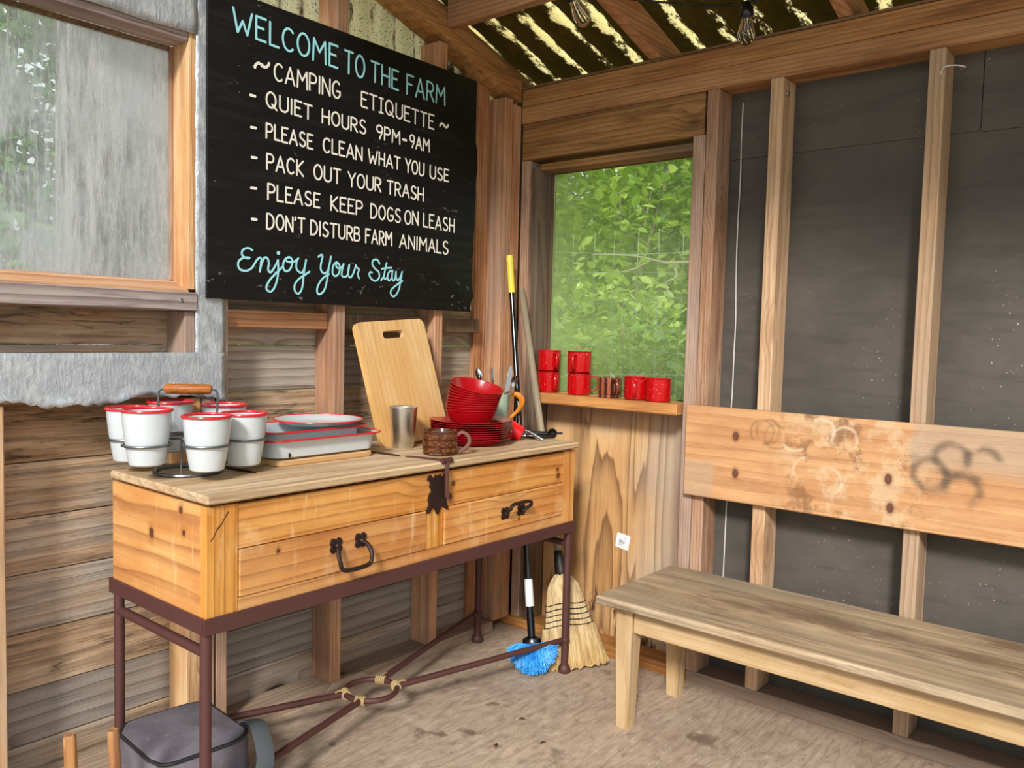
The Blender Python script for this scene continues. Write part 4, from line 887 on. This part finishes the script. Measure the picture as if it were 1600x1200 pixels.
bb = thing('scrub_brush', 'long handled brush with a blue bristle head and a yellow tipped black pole', 'brush')
BP0, BP1 = (.345, -.292, .045), (.030, -.083, 1.345)
QL = align(bb, BP0, BP1, -.6)
MB().tube([(0, 0, .06), (0, 0, .15), (0, 0, .151), (0, 0, .30)], [.0125, .0125, .0115, .0115], 14).build('socket', m_blk, bb)
MB().tube([(0, 0, .17), (0, 0, .255)], .0135, 14).build('white_sleeve', plain('white_plastic', '#e8e8e6', .4), bb)['label'] = 'white sleeve'
MB().tube([(0, 0, .30), (0, 0, QL-.135)], .0095, 14).build('pole', m_blk, bb)
MB().tube([(0, 0, QL-.135), (0, 0, QL-.13), (0, 0, QL-.025), (0, 0, QL-.02), (0, 0, QL)], [.0105, .0118, .0118, .0135, .0125], 14).build('tip', plain('yellow_plastic', '#e9cf45', .45), bb)
def blueb():
    N = NT('blue_nylon'); isl = N.n('NewGeometry', out=8); return N.fin(N.mix(isl, C('#1678cf'), C('#52c2ff')), .5)
m_bluebr = blueb()
def domep(a, e): return Vector((.078*math.cos(a)*math.sin(e), .040*math.sin(a)*math.sin(e), .006-.046*math.cos(e)+.046*(1-math.sin(e))*0))
MB().loft([[(hx*math.cos(2*PI*k/30), hy*math.sin(2*PI*k/30), z) for k in range(30)] for z, hx, hy in ((.052, .030, .018), (.070, .030, .018), (.078, .014, .013))]).build('block', m_blk, bb)
b = MB(); rb = random.Random(8)
for k in range(2600):
    a = rb.uniform(0, 2*PI); e = math.acos(1-1.02*rb.random()); sc_ = rb.uniform(.82, 1.04)
    ex, ey, ez = .080*math.sin(e)*math.cos(a)*sc_, .046*math.sin(e)*math.sin(a)*sc_, .044-.084*math.cos(e)*sc_
    x, y = ex*.35, ey*.35; j_ = lambda: rb.uniform(-.003, .003)
    b.tube([(x, y, .056), ((x+ex)*.52+j_(), (y+ey)*.52+j_(), .056*.45+ez*.55+.006), (ex+j_(), ey+j_(), max(ez+j_(), -.040))], [.0012, .0012, .0009], 3, cap=False)
ob = b.build('bristles', m_bluebr, bb, smooth=False); ob['kind'] = 'stuff'

# cooler bag
def fabric():
    N = NT('charcoal_fabric'); o = N.obj(); n1 = N.noise(o, 6, 4); c = N.mix(N.rng(n1, .3, .7), C('#57525a'), C('#79737a')); c = N.mix(N.m_('MULTIPLY', N.rng(N.noise(o, 60, 2), .6, .75), .3), c, C('#9a9489'))
    N.bump(N.m_('ADD', N.noise(o, 500, 1), N.m_('MULTIPLY', n1, 3)), .4, .003); return N.fin(c, .9)
m_fab = fabric(); m_strap = plain('grey_webbing', '#4d5155', .85, bump=.6, bs=400); m_zip = plain('black_zip', '#232326', .5)
bag = thing('cooler_bag', 'charcoal fabric cooler bag with a zip and grey strap under the chest', 'bag', (.212, -1.388, 0), (0, 0, -.09))
def bagring(z, g, sk=0): return [(x*(1+g)+sk, y*(1+g)+.004*math.sin(5*x*20+z*30), z+dz) for (x, y, _), dz in zip(rrect(.122, .106, .045, 0, 7), [.0]*40)]
b = MB(); b.loft([bagring(.0, -.08), bagring(.006, -.02), bagring(.04, .03), bagring(.10, .035), bagring(.162, .0), bagring(.172, -.03)], cap1=False)
b.build('body', m_fab, bag)
b = MB(); b.loft([bagring(.1725, -.03), bagring(.1775, -.05)] + [[(x*f, y*f, .1785+.010*(1-f*f)+.004*math.sin(x*40+y*25)*f) for x, y, _ in rrect(.113, .098, .04, 0, 7)] for f in (.85, .6, .3, .05)]); b.build('top_flap', m_fab, bag)
b = MB(); b.tube([(x*1.012, y*1.012, z) for x, y, z in bagring(.1725, -.02)], .0042, 8, closed=True); b.build('zip', m_zip, bag)
b = MB(); pts = catmull([(.02, .112, .11), (.045, .122, .165), (.085, .128, .186), (.130, .122, .172), (.165, .112, .125), (.172, .085, .06), (.182, .075, .030), (.200, .050, .024), (.23, .03, .024)], 6)
b.tube(pts, .022, 10, flat=(.13, 1.0)); b.build('shoulder_strap', m_strap, bag)
# two wooden stakes at the lower left
m_stk = wood('peeled_stick', dark='#5f3520', mid='#96653f', light='#b78b60', axis='Z', freq=60, knots=.1, rough=.7, var=.1)
for nm, p0_, p1_, r_, lb in (('wooden_stake', (.345, -1.668, 0), (.352, -1.684, .322), .0112, 'peeled wooden stake standing by itself left of the chest leg'), ('wooden_stake', (.392, -1.605, 0), (.388, -1.621, .320), .0105, 'peeled wooden stake standing right before the front left chest leg')):
    b = MB(); b.tube([p0_, tuple((a+c)/2 for a, c in zip(p0_, p1_)), tuple(a*.02+c*.98 for a, c in zip(p0_, p1_)), p1_], [r_*.92, r_*1.02, r_, r_*.8], 14)
    tag(b.build(nm, m_stk), lb, 'stake', None)

# sticker on the plywood
pw = thing('paper_label', 'small white paper label with a printed bar code on the plywood panel', 'label', (.4235, .0885, .3765), (0, .14, 0))
b = MB(); b.prism([(x, y) for x, y, _ in rrect(.026, .0255, .004, 0, 4)], 'y', -.0012, -.0002); b.build('paper', plain('white_paper', '#fbfaf7', .7), pw)
b = MB(); rb = random.Random(2); x = -.017
while x < .010:
    ww = rb.choice((.0006, .001, .0015)); b.box(x, x+ww, -.00145, -.0012, -.009, .004); x += ww+rb.choice((.0008, .0012))
for zz_, w_ in ((-.012, .020), (-.0150, .016), (.009, .012)): b.box(-.017, -.017+w_, -.00145, -.0012, zz_-.0006, zz_+.0006)
b.prism([(.004, .016), (.010, .012), (.012, .007), (.008, .009)], 'y', -.00145, -.0012)
b.build('print', plain('grey_ink', '#6f7378', .7), pw)

# string lights
m_glass = bpy.data.materials.new('clear_bulb_glass'); m_glass.use_nodes = True
_b = m_glass.node_tree.nodes['Principled BSDF']; _b.inputs['Transmission Weight'].default_value = 1; _b.inputs['Roughness'].default_value = .02; _b.inputs['IOR'].default_value = 1.25; _b.inputs['Base Color'].default_value = (.97, .93, .88, 1)
sg = thing('string_lights', 'black cable of string lights with clear unlit bulbs under the roof', 'string lights', (0, 0, 0))
A1 = Vector((.640, -.562, 1.905)); A2 = Vector((.957, -.258, 1.884))
def bulb(p, tilt):
    m4 = Matrix.Translation(p) @ tilt.to_matrix().to_4x4()
    s_ = MB().lathe([(0, .060), (.008, .060), (.011, .050), (.0155, .044), (.0165, .024), (.0145, .020), (0, .020)], n=24).xf(m4).build('socket', m_blk, sg)
    g = MB().lathe([(.0125, .0215), (.0135, .012), (.0175, 0), (.0215, -.018), (.0215, -.028), (.018, -.040), (.010, -.048), (0, -.0505)], n=32).xf(m4).build('bulb', m_glass, sg)
    MB().tube([m4 @ Vector(v) for v in ((0, 0, .02), (.003, 0, .0), (.006, 0, -.02), (.002, .004, -.024), (-.005, 0, -.02), (-.003, 0, .0), (0, .001, .02))], .0007, 6).build('filament', m_silver, g)
from mathutils import Euler
bulb(A1, Euler((.5, -.3, 0))); bulb(A2, Euler((0, 0, 0)))
c1 = A1+Vector((-.012, -.026, .058)); c2 = A2+Vector((0, 0, .058))
b = MB(); b.tube(catmull([c1+Vector((-.3, -.28, .14)), c1, c1+(c2-c1)*.22+Vector((0, 0, -.022)), c1+(c2-c1)*.6+Vector((0, 0, -.022)), c2, c2+Vector((.30, .12, .055)), c2+Vector((.62, .2, .03))], 8), .0028, 8); b.build('cable', m_blk, sg)
# loose white cable beside the dark wall, tie and bolt on the studs
rb = random.Random(4)
b = MB(); b.tube(catmull([(.800+rb.uniform(-.004, .003), .084, 1.79-.11*k) for k in range(16)], 4), .0022, 6); tag(b.build('cable', plain('white_cable', '#cfcdc8', .5)), 'thin white cable hanging beside the stud left of the dark wall', 'cable')
t = thing('cable_tie', 'small white cable tie knotted at the top of the second dark wall stud', 'cable tie', (1.372, -.003, 1.765))
MB().tube(catmull([(-.012, .004, -.012), (-.004, -.004, .0), (.006, -.006, .004), (.028, -.004, .002), (.045, .004, -.003)], 5), .0018, 6).build('strap', plain('pale_nylon', '#d8d3c8', .5), t)
t = thing('bolt', 'steel bolt head on the side of the first dark wall stud', 'bolt', (.957, .022, 1.775), (0, PI/2, 0))
MB().lathe([(0, 0), (.008, 0), (.008, .004), (.005, .007), (0, .008)], n=6).build('head', m_silver, t)
t = thing('bolt', 'small round nail head in the grey board under the hazy window', 'nail', (.012, -1.285, 1.137), (0, PI/2, 0))
MB().lathe([(0, 0), (.005, 0), (.005, .002), (0, .003)], n=12).build('head', m_silver, t)
t.name = 'nail'

# ------------------------------------------------------------------ outside: fence, shrubs, trees
def leafmat(name, c1, c2, tr=.35):
    N = NT(name); isl = N.n('NewGeometry', out=8)
    col = N.mix(isl, C(c1), C(c2))
    d = N.n('BsdfDiffuse', {0: col}); t = N.n('BsdfTranslucent', {0: N.mix(.4, col, C('#b8d84a'))}); g = N.n('BsdfGlossy', {'Color': (1,1,1,1), 'Roughness': .3})
    m1 = N.n('MixShader', {0: tr, 1: d, 2: t}); m2 = N.n('MixShader', {0: .06, 1: m1, 2: g}); N.t.links.new(m2, N.out.inputs[0]); return N.m
LM = [leafmat('bright_leaves', '#7ba32e', '#cfe070', .45), leafmat('mid_leaves', '#4d7a30', '#93b658'), leafmat('deep_leaves', '#2c5236', '#7a9e74')]
m_twig = plain('grey_twigs', '#a79a86', .9)
def leaves(n, cx, cy, cz, rx, ry, rz, size, seed):
    g = np.random.default_rng(seed); V = []; F = []
    d = g.normal(size=(n, 3)); d /= np.linalg.norm(d, axis=1)[:, None]; q = g.random(n)**.45
    lump = 1+.28*np.sin(d[:, 0]*5+seed)*np.cos(d[:, 2]*6+seed*2)+.15*np.sin(d[:, 1]*9)
    P = d*(q*lump)[:, None]*np.array([rx, ry, rz])+np.array([cx, cy, cz]); P[:, 2] = np.maximum(P[:, 2], .02)
    for i in range(n):
        a, e, ro = g.uniform(0, 2*PI), g.normal(-.2, .5), g.uniform(-.8, .8); s = size*g.uniform(.6, 1.3)
        R_ = np.array(Euler((ro, e, a)).to_matrix()); wv = s*.34
        L_ = np.array([[0,0,0],[s*.35,wv,s*.06],[s*.72,wv*.75,s*.04],[s,0,-s*.06],[s*.72,-wv*.75,s*.04],[s*.35,-wv,s*.06]])
        k = len(V); V.extend((L_ @ R_.T + P[i]).tolist()); F += [(k, k+1, k+2, k+3), (k, k+3, k+4, k+5)]
    return V, F
def shrub(name, label, cat, x, y, z, rx, ry, rz, n, size, mat, seed, group=None, base=-.1):
    t = thing(name, label, cat, (x, y, base), group=group)
    V, F = leaves(n, 0, 0, z-base, rx, ry, rz, size, seed)
    me = bpy.data.meshes.new('foliage'); me.from_pydata(V, [], F); me.materials.append(mat); o = bpy.data.objects.new('foliage', me); COL.objects.link(o); o.parent = t; o['kind'] = 'stuff'
    g = random.Random(seed); b = MB()
    for k in range(12):
        a = g.uniform(0, 2*PI); q = g.uniform(.3, .9)
        e = Vector((rx*q*math.cos(a), ry*q*math.sin(a), z-base+rz*g.uniform(.1, .85)))
        b.tube(catmull([(g.uniform(-.06, .06), g.uniform(-.06, .06), 0), (e.x*.35+g.uniform(-.1, .1), e.y*.35, e.z*.5), e], 5), [.016-.0012*j for j in range(11)], 6)
    b.build('stems', m_twig, t)
    return t
shrub('shrub', 'bright green leafy shrub outside behind the left mugs', 'shrub', -.95, 2.1, .75, .75, .55, .75, 2600, .075, LM[0], 1)
shrub('shrub', 'mid green shrub outside behind the window fence', 'shrub', -.25, 1.9, .60, .60, .5, .62, 2200, .07, LM[1], 2)
shrub('shrub', 'dark green broad shrub outside at the right of the back window', 'shrub', .35, 2.4, 1.0, .6, .6, .95, 2400, .09, LM[2], 3)
shrub('tree', 'tall yellow green tree outside at the upper left of the back window', 'tree', -2.0, 3.8, 2.0, 1.3, .9, 1.7, 4500, .11, LM[0], 4)
shrub('tree', 'deep green tree outside behind the middle of the back window', 'tree', -.75, 4.2, 1.9, 1.0, .9, 1.8, 4500, .11, LM[1], 5)
bt = shrub('tree', 'blue green tree overhanging the right of the back window', 'tree', .15, 3.2, 2.2, .75, .7, 1.0, 2600, .10, LM[2], 6)
shrub('tree', 'big dark tree far behind the other trees outside the back window', 'tree', -2.6, 6.8, 2.2, 3.6, 1.2, 2.6, 9000, .17, LM[2], 7)
shrub('shrub', 'green bush outside the hazy window, left of the big trunk', 'shrub', -2.7, -.95, .9, .6, .5, .9, 2400, .09, LM[1], 8)
shrub('shrub', 'yellow green bush outside the hazy window, right of the big trunk', 'shrub', -3.0, .75, 1.2, 1.0, .8, 1.2, 3200, .1, LM[0], 9)
shrub('shrub', 'low grassy bush outside under the hazy window', 'shrub', -2.2, -.6, .45, .9, 1.0, .5, 2500, .1, LM[0], 12)
shrub('tree', 'bushy tree outside the hazy window at its left edge', 'tree', -3.7, -.45, 2.2, .8, .8, 1.9, 4200, .11, LM[1], 21)
b = MB()
for pts in (((.05, 3.0, 1.62), (-.528, 2.2, 1.526), (-.695, 2.2, 1.54), (-.879, 2.2, 1.579), (-1.196, 2.2, 1.60)), ((-.60, 2.2, 1.53), (-.56, 2.18, 1.44), (-.623, 2.16, 1.40), (-.56, 2.14, 1.31)), ((-.75, 2.2, 1.555), (-.83, 2.17, 1.50), (-.98, 2.16, 1.47))):
    q_ = catmull([(x-.15, y-3.2, z+.1) for x, y, z in pts], 6); b.tube(q_, [.011-.008*i/len(q_) for i in range(len(q_))], 6)
b.build('bare_branch', m_twig, bt)
# big trunk seen through the hazy window
def bark():
    N = NT('grey_bark'); o = N.obj(); s = N.sep(o); v = N.xyz(s[0], s[1], N.m_('MULTIPLY', s[2], .12)); f = N.noise(v, 22, 5, .7)
    N.bump(f, 1.0, .03); return N.fin(N.mix(N.rng(f, .35, .65), C('#57514d'), C('#b4aeaa')), .95)
tt = thing('tree', 'thick grey tree trunk with ridged bark outside the hazy window', 'tree', (-1.45, -.77, -.1))
b = MB(); b.loft([[(r_*math.cos(2*PI*k/48)*(1+.05*math.sin(k*1.9+z)), r_*math.sin(2*PI*k/48)*(1+.05*math.sin(k*2.7)), z) for k in range(48)] for r_, z in ((.34, 0), (.26, .3), (.205, 1.0), (.20, 2.0), (.19, 3.2), (.18, 4.5))]); b.build('bark', bark(), tt)
# wire fence
fn = thing('wire_fence', 'thin wire mesh fence standing outside behind the back window', 'fence', (0, 1.25, -.1))
b = MB()
for k in range(26):
    x = -1.9+.125*k; b.tube(catmull([(x+.006*math.sin(k*3+j), 0+.01*math.sin(j+k), .02+.24*j) for j in range(8)], 2), .0015, 5, cap=False)
for j in range(13):
    b.tube(catmull([(-1.9+.4*k, .008*math.sin(k*2+j), .10+.125*j+.022*math.sin(k*1.3+j*2)) for k in range(9)], 3), .0015, 5, cap=False)
b.build('wire_mesh', plain('galvanised_wire', '#b4bfae', .5, .1), fn)
for x in (-1.9, 1.23):
    b = MB(); b.tube([(x, 0, -.02), (x, 0, 1.75)], .022, 10); b.build('post', m_stk, fn)
# fallen leaves and scraps on the floor
m_dead = plain('dry_leaf', '#6b4a2c', .8)
for k, (x, y, s, rz) in enumerate(((.50, -.55, .020, .4), (.56, -.72, .026, 2.1), (.63, -.62, .018, 1.1), (.655, -.20, .02, .2))):
    b = MB(); b.bm.faces.new([b.bm.verts.new(p) for p in ((0,0,.001),(s*.4,s*.25,.005),(s,0,.002),(s*.4,-s*.25,.004))])
    o_ = b.build('dry_leaf', m_dead, None, loc=(x, y, .001), rot=(0, 0, rz)); md = o_.modifiers.new('t', 'SOLIDIFY'); md.thickness = .001
    tag(o_, ['dry brown leaf on the floor nearest the chest', 'dry brown leaf on the floor farthest from the back wall', 'dry brown leaf on the floor between the chest and the bench leg', 'dry brown leaf on the floor beside the floor sill by the bench'][k], 'leaf')
